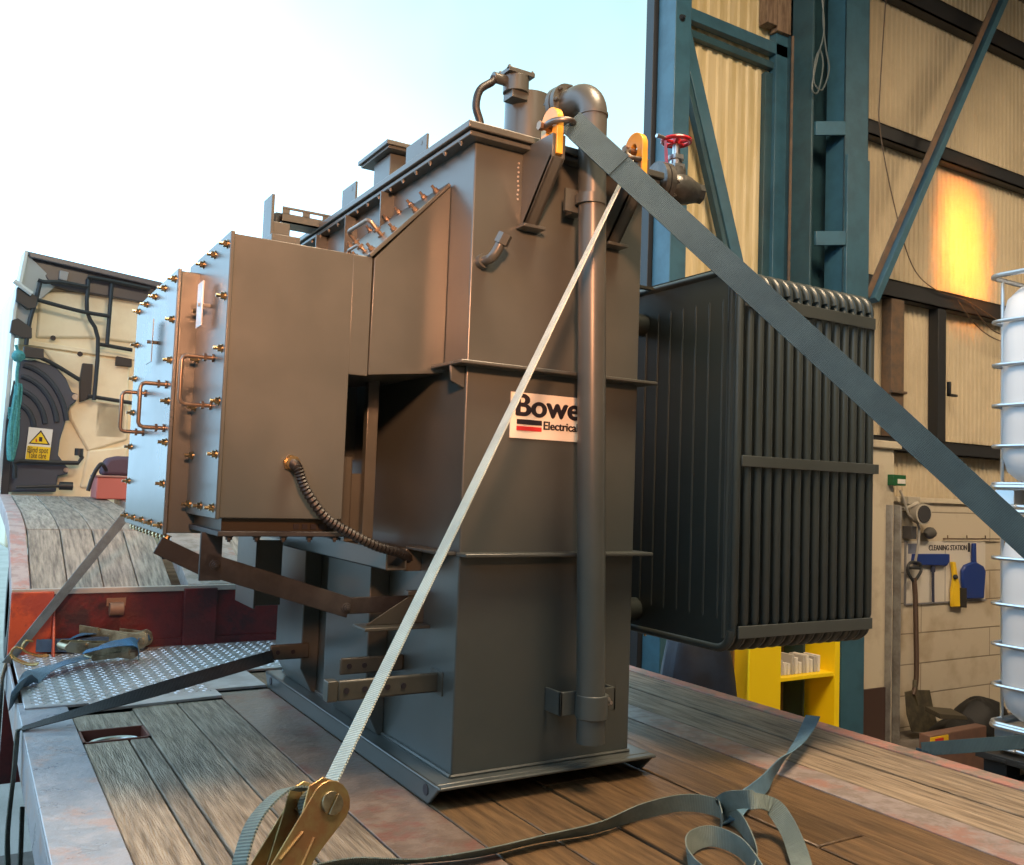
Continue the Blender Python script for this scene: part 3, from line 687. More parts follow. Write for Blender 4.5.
m = M(); c = at(280, 225, 'y', yt-.1); m.box((c.x-.05, yt-.14, 1.5), (c.x+.03, yt-.06, c.z)); c = at(285, 235, 'y', 3.3); m.box((c.x-.05, 3.3, 1.5), (c.x+.06, 3.4, c.z)); m.build('tray_foot', PAINT, TF, bevel=.003)

# ---- cable boxes
YB = 2.48
boxB = M()
boxB.box((.585, YB+.006, .79), (.93, 3.0, 1.566)); boxB.box((.93, YB+.006, 1.213), (.992, 3.0, 1.566)); boxB.build('cable_box', PAINT, TF, bevel=.004, seg=3)
m = M(); m.box((.585, YB, .792), (.932, YB+.006, 1.568)); m.box((.93, YB, 1.213), (.990, YB+.006, 1.568)); m.build('box_side_sheet', PAINT, TF, bevel=.002)
m = M(); m.box((.575, YB-.006, .788), (.587, 3.0, 1.574)); cvB = m.build('box_cover', PAINT, TF, bevel=.003)
YA, XA = 2.85, .51
m = M(); m.box((XA+.012, YA, .728), (.93, 3.62, 1.525)); m.box((.93, YA, .728), (1.10, 3.62, .985)); m.build('cable_box', PAINT, TF, bevel=.004, seg=3)
m = M(); m.box((.93, 3.2, .985), (TX0, 3.6, 1.525)); m.build('rear_trunk', PAINT, TF)
m = M(); m.box((XA, YA-.008, .722), (XA+.012, 3.60, 1.530)); cvA = m.build('box_cover', mat('grey paint lightened for sky glare', (.075, .085, .088), .28, var=(.09, .10, .10), vscale=2, spec=.8, rvar=.04), TF, bevel=.003)  # cover grey lightened and made shinier, sky glare put into the colour
# trunk between box and tank with sloping cover
zt0 = 1.566; zt1 = 1.832
m = M(); m.prism([(.992, YB, 1.217), (TX0, YB, 1.245), (TX0, YB, zt1), (1.235, YB, zt1), (.996, YB, zt0)], (0, .52, 0)); m.build('trunking', PAINT, TF, bevel=.003)
sl = (V((1.235, 0, zt1))-V((.985, 0, zt0))); sln = V((-sl.z, 0, sl.x)).normalized(); sld = sl.normalized()
m = M(); a = V((.985, YB-.006, zt0)); b = V((1.238, YB-.006, zt1+.002)); m.prism([a, b, b+sln*.012, a+sln*.012], (0, .60, 0)); cvT = m.build('sloping_cover', PAINT, TF, bevel=.002)
for k in range(4):
    q = a+sld*(.03+.10*k)+sln*.012+Y*.03
    for q_ in (q, q+Y*.54): m = M(); m.bolt(q_, sln, .009, .012, .014); m.build('cover_bolt', HANDLE, cvT)
for k in range(4):
    for e_ in (.025, .345): m = M(); m.bolt(a+sld*e_+sln*.012+Y*(.14+.1*k), sln, .009, .012, .014); m.build('cover_bolt', HANDLE, cvT)
def handle(base0, base1, out, r, parent, mt=HANDLE):
    m = M(); b0, b1, o_ = V(base0), V(base1), V(out); k = .014; d = (b1-b0).normalized(); on = o_.normalized()
    pts = [b0, b0+o_-on*k, b0+o_-on*k*.3+d*k*.3, b0+o_+d*k, b1+o_-d*k, b1+o_-on*k*.3-d*k*.3, b1+o_-on*k, b1]
    m.tube(pts, r, 10); m.cyl(b0+on*.001, b0+on*.006, r*2, 10); m.cyl(b1+on*.001, b1+on*.006, r*2, 10); m.cyl(b0+on*.02, b0+on*.028, r*1.9, 6); m.cyl(b1+on*.02, b1+on*.028, r*1.9, 6)
    return m.build('handle', mt, parent)
handle(a+sld*.15+sln*.012+Y*.16, a+sld*.15+sln*.012+Y*.34, sln*.065, .007, cvT)
handle(a+sld*.05+sln*.012+Y*.12, a+sld*.05+sln*.012+Y*.22, sln*.03, .005, cvT)
# bolts on cover B and A
def one_bolt(p, d, mt, parent, nm='cover_bolt', r=.0095, h=.012, sh=.012):
    m = M(); m.bolt(p, d, r, h, sh); return m.build(nm, mt, parent)
def cover_bolts(cv, x, y0, y1, z0, z1, ny, nz):
    i_ = .028
    for k in range(nz):
        z = z0+i_+(z1-z0-2*i_)*k/(nz-1)
        for y in (y0+i_, y1-i_): one_bolt((x, y, z), -X, BRASS, cv)
    for k in range(1, ny-1):
        y = y0+i_+(y1-y0-2*i_)*k/(ny-1)
        for z in (z0+i_, z1-i_): one_bolt((x, y, z), -X, BRASS, cv)
cover_bolts(cvB, .575, YB, 2.83, .79, 1.57, 3, 6)
cover_bolts(cvA, XA, YA, 3.58, .722, 1.53, 5, 7)
for k in range(11): one_bolt((XA+.02, YA+.02+k*.065, .722), -Z-X*.4, BRASS, cvA, 'base_bolt', .010, .014, .006)
# handles on the covers
for yy in (2.92, 3.30):
    handle((XA, yy, 1.045), (XA, yy, 1.18), (-.075, 0, 0), .0065, cvA)
ph = at(212, 364, 'x', .575); ph2 = at(207, 404, 'x', .575)
handle((.575, 2.60, 1.10), (.575, 2.60, 1.235), (-.085, 0, 0), .006, cvB)
# name plates standing off the covers
m = M(); c = at(203, 305, 'x', .555); m.box((.545, c.y-.035, c.z-.065), (.548, c.y+.035, c.z+.065)); m.cyl((.575, c.y, c.z), (.540, c.y, c.z), .006, 8); m.build('nameplate', mat('plate light', (.45, .47, .48), .3, metal=.5), cvB)
m = M(); c = at(150, 342, 'x', XA-.02); m.box((XA-.022, c.y-.05, c.z-.07), (XA-.019, c.y+.05, c.z+.07)); m.cyl((XA, c.y, c.z), (XA-.03, c.y, c.z), .006, 8); m.build('nameplate', mat('plate dark', (.10, .12, .13), .25), cvA)
# gland plate and its flange under box B
m = M(); m.box((.60, YB+.03, .755), (.94, 2.98, .79)); m.build('gland_box', mat('brass tone gland strip', (.05, .038, .026), .35, metal=.4), TF)
m = M(); m.box((.585, YB+.0, .742), (.96, 3.0, .756)); gp = m.build('gland_plate', DARKST, TF, bevel=.002)
for k in range(5): one_bolt((.62+k*.075, YB+.02, .742), -Z, DARKST, gp, 'gland_bolt', .009, .01, .006)
m = M()
for k in range(5): m.box((.80+.025*k, YB+.026, .762), (.815+.025*k, YB+.03, .776))
m.build('gland_slots', BLACK, TF)
# support post between box and tank, and angle stand-off
pp = at(371, 450, 'y', 2.75); m = M(); m.box((pp.x-.018, 2.75, .70), (pp.x+.02, 2.78, 1.3)); m.build('box_strut', PAINT, TF, bevel=.002)
m = M(); q0 = at(376, 515, 'y', 2.9); m.box((1.10, 2.9, .70), (1.16, 2.93, .93)); m.build('support_plate', PAINT, TF, bevel=.002)
# under-box channel and frame
m = M(); c0 = at(405, 560, 'y', 2.55)
xs0, xs1 = 1.11, 1.18; zc0, zc1 = .635, .70
m.box((xs0, 2.56, zc0), (xs0+.006, 3.9, zc1)); m.box((xs0, 2.56, zc0), (xs1, 3.9, zc0+.006)); m.box((xs1-.006, 2.56, zc0), (xs1, 3.9, zc1)); m.build('support_channel', PAINT, TF, bevel=.002)
m = M(); m.box((xs1, 2.58, .63), (TX0, 2.62, .70)); m.build('channel_bracket', BRKT, TF, bevel=.002)
# black brace bars
def flatbar(m, p, q, w, y, d=.010):
    p, q = V(p), V(q); t_ = (q-p).normalized(); n = t_.cross(Y).normalized()*w/2
    return m.prism([p-n, q-n, q+n, p+n], (0, d, 0))
yb_ = 2.62
a = at(204, 563, 'y', yb_); b = at(350, 608, 'y', yb_)
m = M(); flatbar(m, a, b, .062, yb_); m.bolt(a+V((.03, 0, -.005)), -Y, .012, .01, .006); m.bolt(b+V((-.012, 0, 0)), -Y, .012, .01, .006); m.build('diagonal_brace_bar', DARKST, TF, bevel=.002)
a2 = at(163, 548, 'y', 2.75); b2 = at(214, 572, 'y', 2.70)
m = M(); flatbar(m, at(158, 545, 'y', 2.86), at(217, 573, 'y', 2.86), .055, 2.86); m.build('rear_brace_bar', DARKST, TF, bevel=.002)
c = at(212, 540, 'y', yb_); m = M(); m.box((c.x-.03, yb_, a.z-.05), (c.x+.03, yb_+.012, .745)); m.build('brace_hanger', DARKST, TF, bevel=.002)
c1 = at(345, 607, 'y', yb_+.012); m = M(); m.box((c1.x, yb_+.012, c1.z-.022), (TX0, yb_+.022, c1.z+.028)); m.build('brace_foot', DARKST, TF, bevel=.002)
# perforated bracket bars and a gusseted shelf on the lower left side
def holebar(x0, x1, y, z, h, holes, mt=BRKT, nm='bracket_bar'):
    m = M(); m.box((x0, y, z-h/2), (x1, y+.012, z+h/2)); o = m.build(nm, mt, TF, bevel=.006)
    m = M()
    for hx in holes: m.cyl((hx, y-.0005, z), (hx, y-.003, z), .0085, 12)
    m.build('bolt_holes', BLACK, o)
    return o
YH = 2.43
l = at(338, 690, 'y', YH); r_ = at(437, 684, 'y', YH)
zz = (l.z+r_.z)/2
holebar(l.x, TX0, YH, zz, .058, [l.x+.025, l.x+.08, l.x+.15, l.x+.2])
m = M(); m.box((l.x-.03, YH-.0, zz-.029), (l.x+.0, YH+.04, zz+.029)); m.build('bracket_return', BRKT, TF, bevel=.003)
m = M(); m.box((TX0-.004, YH-.03, zz-.035), (TX0, YH+.05, zz+.035)); m.build('bracket_pad', BRKT, TF, bevel=.001)
YH2 = 2.68; l = at(340, 667, 'y', YH2); holebar(l.x, TX0, YH2, l.z, .052, [l.x+.03, l.x+.08])
YH3 = 3.48; l = at(270, 653, 'y', YH3); BH = l.copy(); holebar(l.x, 1.2, YH3, l.z, .06, [l.x+.03, l.x+.09])
sc_ = at(385, 628, 'y', 2.5)
m = M(); s_l = at(365, 630, 'y', 2.5); m.box((s_l.x, 2.50, s_l.z-.006), (TX0, 2.60, s_l.z+.004)); m.prism([(s_l.x+.02, 2.55, s_l.z+.004), (TX0, 2.55, s_l.z+.004), (TX0, 2.55, s_l.z+.10), (TX0-.03, 2.55, s_l.z+.10)], (0, .006, 0)); m.box((TX0-.06, 2.54, s_l.z+.09), (TX0, 2.565, s_l.z+.105)); m.build('gusset_shelf', BRKT, TF, bevel=.002)
# marshalling box low at the far end
a = at(258, 540, 'y', 3.5); b = at(280, 605, 'y', 3.5); c = at(241, 535, 'x', a.x)
m = M(); m.box((a.x, 3.5, b.z), (b.x, c.y, a.z+.0)); m.build('marshalling_box', PAINT, TF, bevel=.003)
m = M(); m.box((a.x-.008, 3.49, b.z-.01), (a.x, c.y+.01, a.z+.01)); m.build('marshalling_door', PAINT, TF, bevel=.002)
# corrugated black conduit
pts = [at(292, 463, 'y', YB-.012), at(298, 469, 'y', YB-.05), at(306, 490, 'y', YB-.05), at(325, 517, 'y', YB-.04), at(350, 533, 'y', YB-.03), at(376, 546, 'y', YB), at(400, 553, 'y', YB+.06), at(410, 560, 'y', YB+.12)]
pth = cat(pts, 14); m = M(); m.tube(pth, [.0155 if i % 2 else .0115 for i in range(len(pth))], 12); cd = m.build('corrugated_conduit', RUBBER, TF)
c = pts[0]; m = M(); m.cyl((c.x, YB, c.z), (c.x, YB-.012, c.z), .024, 6); m.cyl((c.x, YB-.012, c.z), (c.x, YB-.028, c.z), .019, 14); m.build('conduit_gland', BRASS, cd)
# radiator bank
RX0, RY0, NF, PT = 2.15, 2.14, 15, .0478
RYW = .80; RZ0, RZ1 = .39, 1.665
for i in range(NF):
    x = RX0+i*PT; m = M(); th = .011; R = .07; pts = []
    def rr(y0, y1, z0, z1, R, n=5):
        o = []
        for cx, cz, a0 in ((y1-R, z1-R, 0), (y0+R, z1-R, PI/2), (y0+R, z0+R, PI), (y1-R, z0+R, 1.5*PI)):
            for k in range(n+1): a = a0+PI/2*k/n; o.append((cx+R*math.cos(a), cz+R*math.sin(a)))
        return o
    o1 = rr(RY0, RY0+RYW, RZ0, RZ1, R); o2 = rr(RY0+.012, RY0+RYW-.012, RZ0+.012, RZ1-.012, R-.01)
    n = len(o1)
    vs = [V((x, *p)) for p in o2]+[V((x+th*.5, *p)) for p in o1]+[V((x+th*1.2, *p)) for p in o1]+[V((x+th*1.7, *p)) for p in o2]
    fs = [tuple(range(n))[::-1], tuple(range(3*n, 4*n))]
    for q in range(3):
        for k in range(n): fs.append((q*n+k, q*n+(k+1) % n, (q+1)*n+(k+1) % n, (q+1)*n+k))
    m.add(vs, fs, False)
    # oil channels: half-round flutes swelling from both faces
    nfl = 11
    for k in range(nfl):
        y = RY0+.075+k*(RYW-.13)/(nfl-1)
        if i == 0: m.tube([(x+.001, y, RZ0+.10), (x+.001, y, RZ0+.115), (x+.001, y, RZ1-.115), (x+.001, y, RZ1-.10)], [.001, .0045, .0045, .001], 8)
    m.tube([(x+th*.85, RY0+.014, RZ0+.075), (x+th*.85, RY0+.011, RZ0+.10), (x+th*.85, RY0+.011, RZ1-.10), (x+th*.85, RY0+.014, RZ1-.075)], [.008, .0145, .0145, .008], 12)
    m.tube([(x+th*.85, RY0+.045, RZ0+.045), (x+th*.85, RY0+.045, RZ1-.045)], .0135, 10)
    # fat rolled top and bottom shoulders
    m.tube([(x+th*.85, RY0+.075*1.0+.06*0-.0+0*0+(.07-.062*math.cos(a_)) - .065, RZ1-.072+.062*math.sin(a_)) for a_ in [PI/2*k/6 for k in range(7)]]+[(x+th*.85, RY0+RYW*.7, RZ1-.010)], .0155, 12)
    m.tube([(x+th*.85, RY0+(.07-.062*math.cos(a_))+.01, RZ0+.072-.062*math.sin(a_)) for a_ in [PI/2*k/6 for k in range(7)]]+[(x+th*.85, RY0+RYW*.7, RZ0+.010)], .0155, 12)
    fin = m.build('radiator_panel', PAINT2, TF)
def band(zc, h):
    m = M(); m.box((RX0-.0+.015, RY0-.010, zc-h/2), (RX0+(NF-1)*PT+.012, RY0-.004, zc+h/2)); return m.build('radiator_tie_bar', BRKT if False else PAINT, TF, bevel=.0015)
band(1.55, .042); band(1.016, .036); band(.459, .040)
m = M(); c = at(880, 470, 'y', RY0+.05); m.box((RX0+(NF-1)*PT, RY0+.02, 1.0), (RX0+NF*PT+.03, RY0+.10, 1.035)); m.build('tie_bar_end', PAINT, TF)
ym = RY0+.50
for z, zz2 in ((1.53, 1.53), (.47, .47)):
    m = M(); m.cyl((RX0-.12, ym, z), (RX0+NF*PT, ym, z), .042, 20); m.cyl((TX1, ym+.0, z), (RX0-.1, ym, z), .045, 20); m.cyl((RX0-.10, ym, z), (RX0-.085, ym, z), .085, 24); m.cyl((RX0-.125, ym, z), (RX0-.11, ym, z), .085, 24)
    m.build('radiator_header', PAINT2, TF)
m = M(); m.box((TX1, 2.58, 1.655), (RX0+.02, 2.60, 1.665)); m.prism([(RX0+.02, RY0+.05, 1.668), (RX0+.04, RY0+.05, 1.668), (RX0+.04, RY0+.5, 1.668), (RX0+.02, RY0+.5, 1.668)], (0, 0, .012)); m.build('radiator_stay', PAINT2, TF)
m = M(); c = at(686, 655, 'y', RY0+.3); m.bolt((RX0+.05, ym, RZ0-.002), -Z, .010, .012, .008); m.build('drain_plug', BRASS, TF)
# flanged gate valve with red handwheel
vc = at(668, 187, 'y', 2.36)
ax = V((1, -.12, -.02)).normalized()
m = M(); m.cyl((TX1, 2.42, vc.z), vc-ax*.05, .034, 18)
m.cyl(vc-ax*.055, vc-ax*.038, .078, 28); m.cyl(vc-ax*.034, vc-ax*.015, .078, 28)
for k in range(8):
    a = 2*PI*k/8; w = ax.cross(Z).normalized(); q = vc+(w*math.cos(a)+Z*math.sin(a))*.060; m.bolt(q-ax*.015, ax, .009, .012, .008)
va = m.build('valve_flange', VALVE, TF)
m = M(); m.tube([vc-ax*.015, vc+ax*.01, vc+ax*.035, vc+ax*.075, vc+ax*.10, vc+ax*.115], [.040, .050, .056, .050, .040, .036], 20); m.cyl(vc+ax*.11, vc+ax*.135, .036, 8)
m.tube([vc+ax*.03, vc+ax*.03+Z*.05, vc+ax*.03+Z*.07], [.045, .036, .034], 16); vb = m.build('valve_body', VALVE, TF)
s0 = vc+ax*.03
m = M(); m.cyl(s0+Z*.06, s0+Z*.08, .036, 6); m.cyl(s0+Z*.08, s0+Z*.10, .022, 12); m.cyl(s0+Z*.10, s0+Z*.115, .030, 6); m.cyl(s0+Z*.115, s0+Z*.165, .013, 12); m.build('valve_bonnet', STEEL, vb)
hz = s0+Z*.168
m = M(); m.tube([hz+V((.048*math.cos(a), .048*math.sin(a), 0)) for a in [2*PI*k/24 for k in range(24)]], .0075, 8, closed=True)
for k in range(5): a = 2*PI*k/5+.3; m.tube([hz-Z*.004, hz+V((.045*math.cos(a), .045*math.sin(a), 0))], .006, 6)
m.cyl(hz-Z*.012, hz+Z*.010, .016, 12); m.build('handwheel', VRED, vb)
m = M(); st = [hz+V((-.05, .0, -.0)), hz+V((-.045, 0, -.06)), hz+V((-.04, 0, -.11))]; m.ribbon(st, [Y]*3, .014, .002); m.build('red_tag_strap', VRED, vb)
m = M(); m.cyl(hz+V((-.055, 0, 0)), hz+V((-.09, 0, 0)), .007, 8); m.build('handwheel_pin', STEEL, vb)

# ================================================================== SHACKLES AND STRAPS
def shackle(c, side, label):
    t = thing('bow_shackle', label, 'shackle', c)
    y = V(side).normalized()
    m = M(); pts = []
    for k in range(17):
        a = -PI*.15+PI*1.3*k/16
        pts.append(c+X*(.034*math.cos(a))+y*(.030+.04*math.sin(a))*1.0)
    pts = [c+X*.030-y*.012]+pts+[c-X*.030-y*.012]
    m.tube(pts, .0095, 10); m.build('bow', DKSTEEL, t)
    m = M(); m.cyl(c-X*.040, c+X*.040, .010, 12); m.cyl(c-X*.048, c-X*.038, .014, 6); m.build('pin', mat('copper pin', (.30, .19, .13), .4, metal=.9), t)
    return t
d1 = V((.35, -.5, -.25)); shackle(LUGS[0], (.2, -.8, .1), 'steel bow shackle in the left yellow lifting lug beside the pipe')
shackle(LUGS[1], (-.5, -.5, -.5), 'steel bow shackle in the right yellow lifting lug near the red handwheel valve')
# broad blue strap to the right
A0 = LUGS[0]+V((.05, -.065, -.01)); A1 = at(1416, 898, 'z', 0.03)
dirA = (A1-A0)
def strap_line(A, B, W0, W1, width, n=24, sag=.0, tw=None):
    P = []; W = []
    for k in range(n+1):
        t_ = k/n; P.append(A.lerp(B, t_)-Z*sag*4*t_*(1-t_)); W.append(V(W0).lerp(V(W1), t_).normalized())
    return P, W
# width direction chosen so the broad face looks up and out
wA = dirA.cross((fw*-1).normalized()).normalized()
P, W = strap_line(A0, A1, wA, wA, .072)
t = thing('tie_down_strap', 'broad blue grey strap from the left lifting lug down across the radiator', 'strap', tuple(A1))
m = M(); m.ribbon(P, W, .078, .004); m.build('webbing', WBLUE, t)
m = M(); P2 = [P[0]-dirA.normalized()*.035+Y*.0, P[0], P[0].lerp(P[-1], .06)]; m.ribbon([p+fw*-.004 for p in P2], [wA]*3, .078, .004); m.build('sewn_eye', WBLUE, t)
# pale strap with the gold ratchet
B0 = at(629, 166, 'y', 2.145); B1 = at(136, 1184, 'z', 0.03)
dB = (B1-B0).normalized()
kR = (at(335, 775, 'y', 0).x, 0)
# parameter along the strap where the photo shows the ratchet top
def proj(P_): q = P_-EYE; return V((512+F*q.dot(RT)/q.dot(fw), 432.5-F*q.dot(UP)/q.dot(fw)))
tr_ = 0
for k in range(1000):
    if proj(B0.lerp(B1, k/1000)).y > 786: tr_ = k/1000; break
RP = B0.lerp(B1, tr_)
vdir = (RP-EYE).normalized(); sd = dB.cross(vdir).normalized()
if sd.dot(RT) < 0: sd = -sd
vp_ = (vdir-dB*vdir.dot(dB)).normalized()
wr = (sd*.40-vp_*.92).normalized(); wtop = (sd*.17-vp_*.98).normalized()
nB = dB.cross(wr).normalized()
if nB.dot(RT) > 0: nB = -nB
t = thing('ratchet_strap', 'pale grey green strap with gold ratchet stretched diagonally in front of the transformer', 'ratchet strap', tuple(RP))
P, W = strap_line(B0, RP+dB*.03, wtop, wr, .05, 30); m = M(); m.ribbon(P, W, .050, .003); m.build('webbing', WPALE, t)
def ratchet(c, d, w, n, parent, mt, wm, wdt=.05, scale=1.0, tail=True, open_=0.15):
    """d along the strap, w across it (axle direction), n outward"""
    d, w, n = V(d).normalized(), V(w).normalized(), V(n).normalized(); s = scale
    def pt(a, b, h): return c+(d*a+n*b)*s+w*h*s
    hwid = wdt/2+.006
    # inner body plates
    for sg_ in (-1, 1):
        out = [(-.035, .0), (-.028, .03), (-.005, .045), (.03, .036), (.10, .022), (.17, .018), (.18, .0), (.17, -.014), (.06, -.018), (0, -.03), (-.025, -.022)]
        m = M(); m.prism([pt(a, b, sg_*hwid) for a, b in out], w*sg_*.003*s); m.build('frame_plate', mt, parent, bevel=.0015)
    # handle plates, a little outside, swung slightly
    ca, sa = math.cos(open_), math.sin(open_)
    for sg_ in (-1, 1):
        out = []
        for k in range(9): a = PI/2+PI*k/8; out.append((.034*math.cos(a), .034*math.sin(a)))
        out += [(.06, -.028), (.16, -.024), (.285, -.020), (.30, 0), (.285, .022), (.16, .024), (.06, .030)]
        out = [(a*ca-b*sa, a*sa+b*ca) for a, b in out]
        m = M(); m.prism([pt(a, b, sg_*(hwid+.0045)) for a, b in out], w*sg_*.003*s); hp = m.build('handle_plate', mt, parent, bevel=.0015)
        # pressed ribs, slot and rivets on the plate
        m = M(); r0 = lambda a, b: (a*ca-b*sa, a*sa+b*ca)
        for (a0, b0), (a1, b1) in (((.055, -.006), (.12, -.018)), ((.06, .014), (.11, .02))):
            m.tube([pt(*r0(a0, b0), sg_*(hwid+.0085)), pt(*r0(a1, b1), sg_*(hwid+.0085))], .0028*s, 6)
        m.cyl(pt(*r0(.145, .0), sg_*(hwid+.007)), pt(*r0(.145, .0), sg_*(hwid+.011)), .006*s, 10)
        m.build('pressed_rib', mt, hp)
        m = M(); m.cyl(pt(*r0(.20, .012), sg_*(hwid+.006)), pt(*r0(.20, .012), sg_*(hwid+.013)), .014*s, 16); m.cyl(pt(*r0(.20, .012), sg_*(hwid+.013)), pt(*r0(.20, .012), sg_*(hwid+.018)), .009*s, 12); m.build('pivot_rivet', mt, hp)
        # toothed wheel
        m = M(); N_ = 13; pts = []
        for k in range(N_):
            a = 2*PI*k/N_; pts += [(.030*math.cos(a), .030*math.sin(a)), (.023*math.cos(a+.2), .023*math.sin(a+.2))]
        m.prism([pt(a, b, sg_*(hwid-.004)) for a, b in pts], w*-sg_*.004*s); m.build('ratchet_wheel', mt, parent)
        m = M(); pts = [(.017*math.cos(a), .017*math.sin(a)) for a in [PI*k/10 for k in range(11)]]
        m.prism([pt(a, b+.0015, sg_*(hwid+.0075)) for a, b in pts], w*sg_*.006*s); m.prism([pt(a, -b-.0015, sg_*(hwid+.0075)) for a, b in pts], w*sg_*.006*s); m.build('split_axle', OLIVE, parent, bevel=.001)
    m = M(); m.cyl(pt(0, 0, -hwid-.006), pt(0, 0, hwid+.006), .013*s, 14); m.build('drum_pin', mt, parent); m = M(); m.cyl(pt(.17, 0, -hwid), pt(.17, 0, hwid), .008*s, 10); m.build('anchor_pin', mt, parent)
    m = M(); m.cyl(pt(.285*ca, .285*sa, -hwid-.006), pt(.285*ca, .285*sa, hwid+.006), .012*s, 12); m.build('cross_pin', mt, parent)
    m = M(); m.prism([pt(.06, .006, -hwid+.002), pt(.12, .010, -hwid+.002), pt(.12, .016, -hwid+.002), pt(.06, .012, -hwid+.002)], w*(2*hwid-.004)*s); m.build('pawl_plate', mt, parent, bevel=.001)
    # wound webbing
    m = M(); pts = [pt(-.03, .0, 0)]+[pt(.024*math.cos(a), .024*math.sin(a), 0) for a in [PI-.6*k for k in range(9)]]; 
    m.ribbon(cat(pts, 3), [w]*len(cat(pts, 3)), wdt*.96*s, .004*s)
    m.build('wound_webbing', wm, parent)
# orient: +w side faces the camera's right
ratchet(RP+dB*.03, dB, wr, nB, t, GOLD, WGREEN)
# bulge of slack webbing at the back of the ratchet
m = M(); q = lambda a, b: RP+dB*a+nB*b; L_ = V((0, 0, 0))
pts = [q(.02, .03), q(.04, .065), q(.10, .085), q(.17, .07), q(.24, .04)]
if (nB.dot(RT)) > 0: pts = [q(.02, -.03), q(.04, -.055), q(.10, -.08), q(.17, -.075), q(.26, -.05)]
cc = cat(pts, 6); m.ribbon(cc, [wr]*len(cc), .05, .003); m.build('slack_webbing', WGREEN, t)
m = M(); P, W = strap_line(RP+dB*.20, B1, wr, wr, .05, 10); m.ribbon(P, W, .05, .003); m.build('short_webbing', WGREEN, t)

# loose tail of webbing on the deck (one strap)
def Pz(px, py, z): return at(px, py, 'z', z)
t = thing('loose_strap_tail', 'grey green strap tail looped and twisted loosely on the deck boards', 'strap', tuple(Pz(712, 820, 0)))
def ribbon_px(rows, width, mt, parent, nm='webbing', n=8):
    P = cat([Pz(a, b, c) for a, b, c, w in rows], n); W = cat([V(w) for a, b, c, w in rows], n); W = [w.normalized() if w.length > 1e-6 else Z for w in W]
    m = M(); m.ribbon(P, W, width, .0028); return m.build(nm, mt, parent)
UPW = (0, 0, 1); FLX = (.5, -.85, .15); LEAN = (0, -.75, .65)
ribbon_px([(296, 872, .022, (0, -.8, .6)), (350, 862, .022, LEAN), (415, 861, .018, (0, -.85, .5)), (480, 853, .020, (0, -.75, .65)), (540, 839, .020, LEAN), (595, 828, .022, (.1, -.6, .8)), (640, 812, .028, (.1, -.25, 1)), (680, 803, .030, (0, -.15, 1)), (712, 806, .027, UPW), (735, 818, .026, UPW), (748, 835, .025, UPW), (757, 866, .025, UPW), (740, 890, .025, UPW), (705, 878, .025, UPW), (688, 858, .025, (0, .2, 1)), (692, 842, .030, (0, .35, 1)), (712, 836, .032, (0, .2, 1)), (738, 846, .032, UPW), (756, 866, .035, UPW), (775, 900, .035, UPW)], .05, WGREEN, t)
ribbon_px([(722, 822, .026, UPW), (721, 806, .040, (0, .3, 1)), (733, 800, .075, (-.2, .6, .8)), (752, 800, .095, (-.2, .8, .5)), (772, 806, .080, (.3, .6, .7)), (787, 826, .050, (.7, .2, .7)), (797, 850, .030, (.9, .1, .45)), (803, 872, .015, (1, .1, .3)), (806, 900, .010, (1, .1, .1))], .05, WGREEN, t, 'raised_loop')
ribbon_px([(728, 822, .012, (.8, .4, .1)), (739, 806, .020, (.7, .7, .15)), (752, 794, .030, (.2, .3, .9)), (766, 782, .038, (0, .2, 1)), (776, 768, .045, (.5, .1, .9)), (786, 758, .05, (.9, .1, .5)), (797, 745, .05, (1, .1, .25)), (805, 733, .055, (1, .1, .2)), (813, 716, .075, (1, -.1, .1))], .052, webmat('blue webbing end', (.10, .21, .30), (.14, .28, .40)), t, 'blue_end')
# strap at the right of the deck edge
t = thing('tie_down_strap', 'dark blue grey strap leaving the deck edge toward the caged white tank', 'strap', tuple(Pz(930, 750, 0)))
a = at(905, 745, 'z', .03); a = V((XR+.0, at(925, 752, 'z', 0).y, .012)); b = at(1075, 738, 'x', a.x+.45)
P, W = strap_line(a, b, UPW, UPW, .05, 8); m = M(); m.ribbon(P, [V((0, .15, 1))]*len(P), .048, .003); m.build('webbing', WBLUE, t)
m = M(); m.ribbon([a+V((.004, 0, 0)), a+V((.006, .0, -.06)), a+V((.006, 0, -.15))], [Y]*3, .05, .003); m.build('rail_turn', WBLUE, t)
# left straps
t = thing('tie_down_strap', 'slate grey strap slanting from behind the cable boxes to the left rail', 'strap', (.2, 4.2, 0))
E1 = at(6, 664, 'x', XL-.005); E0 = EYE+ray(215, 405)*4.6
ws_ = (E1-E0).cross(fw).normalized(); P, W = strap_line(E0, E1, ws_*.8+fw*.6, ws_*.55+fw*.8, .05, 14)
m = M(); m.ribbon(P, W, .05, .003); m.build('webbing', WSLATE, t)
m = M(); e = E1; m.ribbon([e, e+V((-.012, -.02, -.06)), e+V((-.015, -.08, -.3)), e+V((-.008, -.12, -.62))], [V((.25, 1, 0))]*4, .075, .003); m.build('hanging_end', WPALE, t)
t = thing('tie_down_strap', 'black strap crossing the deck from a low bracket, tail hanging over the left rail', 'strap', (.2, 3.4, 0))
C0 = BH+V((.01, -.01, -.01)); C1 = at(30, 728, 'z', .012)
C1 = V((XL-.002, C1.y, .012))
P = []; W = []
for k in range(21):
    s_ = k/20; P.append(C0.lerp(C1, s_)+Z*0); W.append(V((.0, 0, 1)).lerp(V((.05, 1, .05)), s_**1.4).normalized())
m = M(); m.ribbon(P, W, .048, .003); m.build('webbing', WBLACK, t)
m = M(); P = cat([C1, C1+V((-.012, 0, -.015)), C1+V((-.02, -.08, -.12)), C1+V((-.03, -.16, -.32)), C1+V((-.012, -.28, -.47)), C1+V((.004, -.27, -.40)), C1+V((.004, -.2, -.2))], 6)
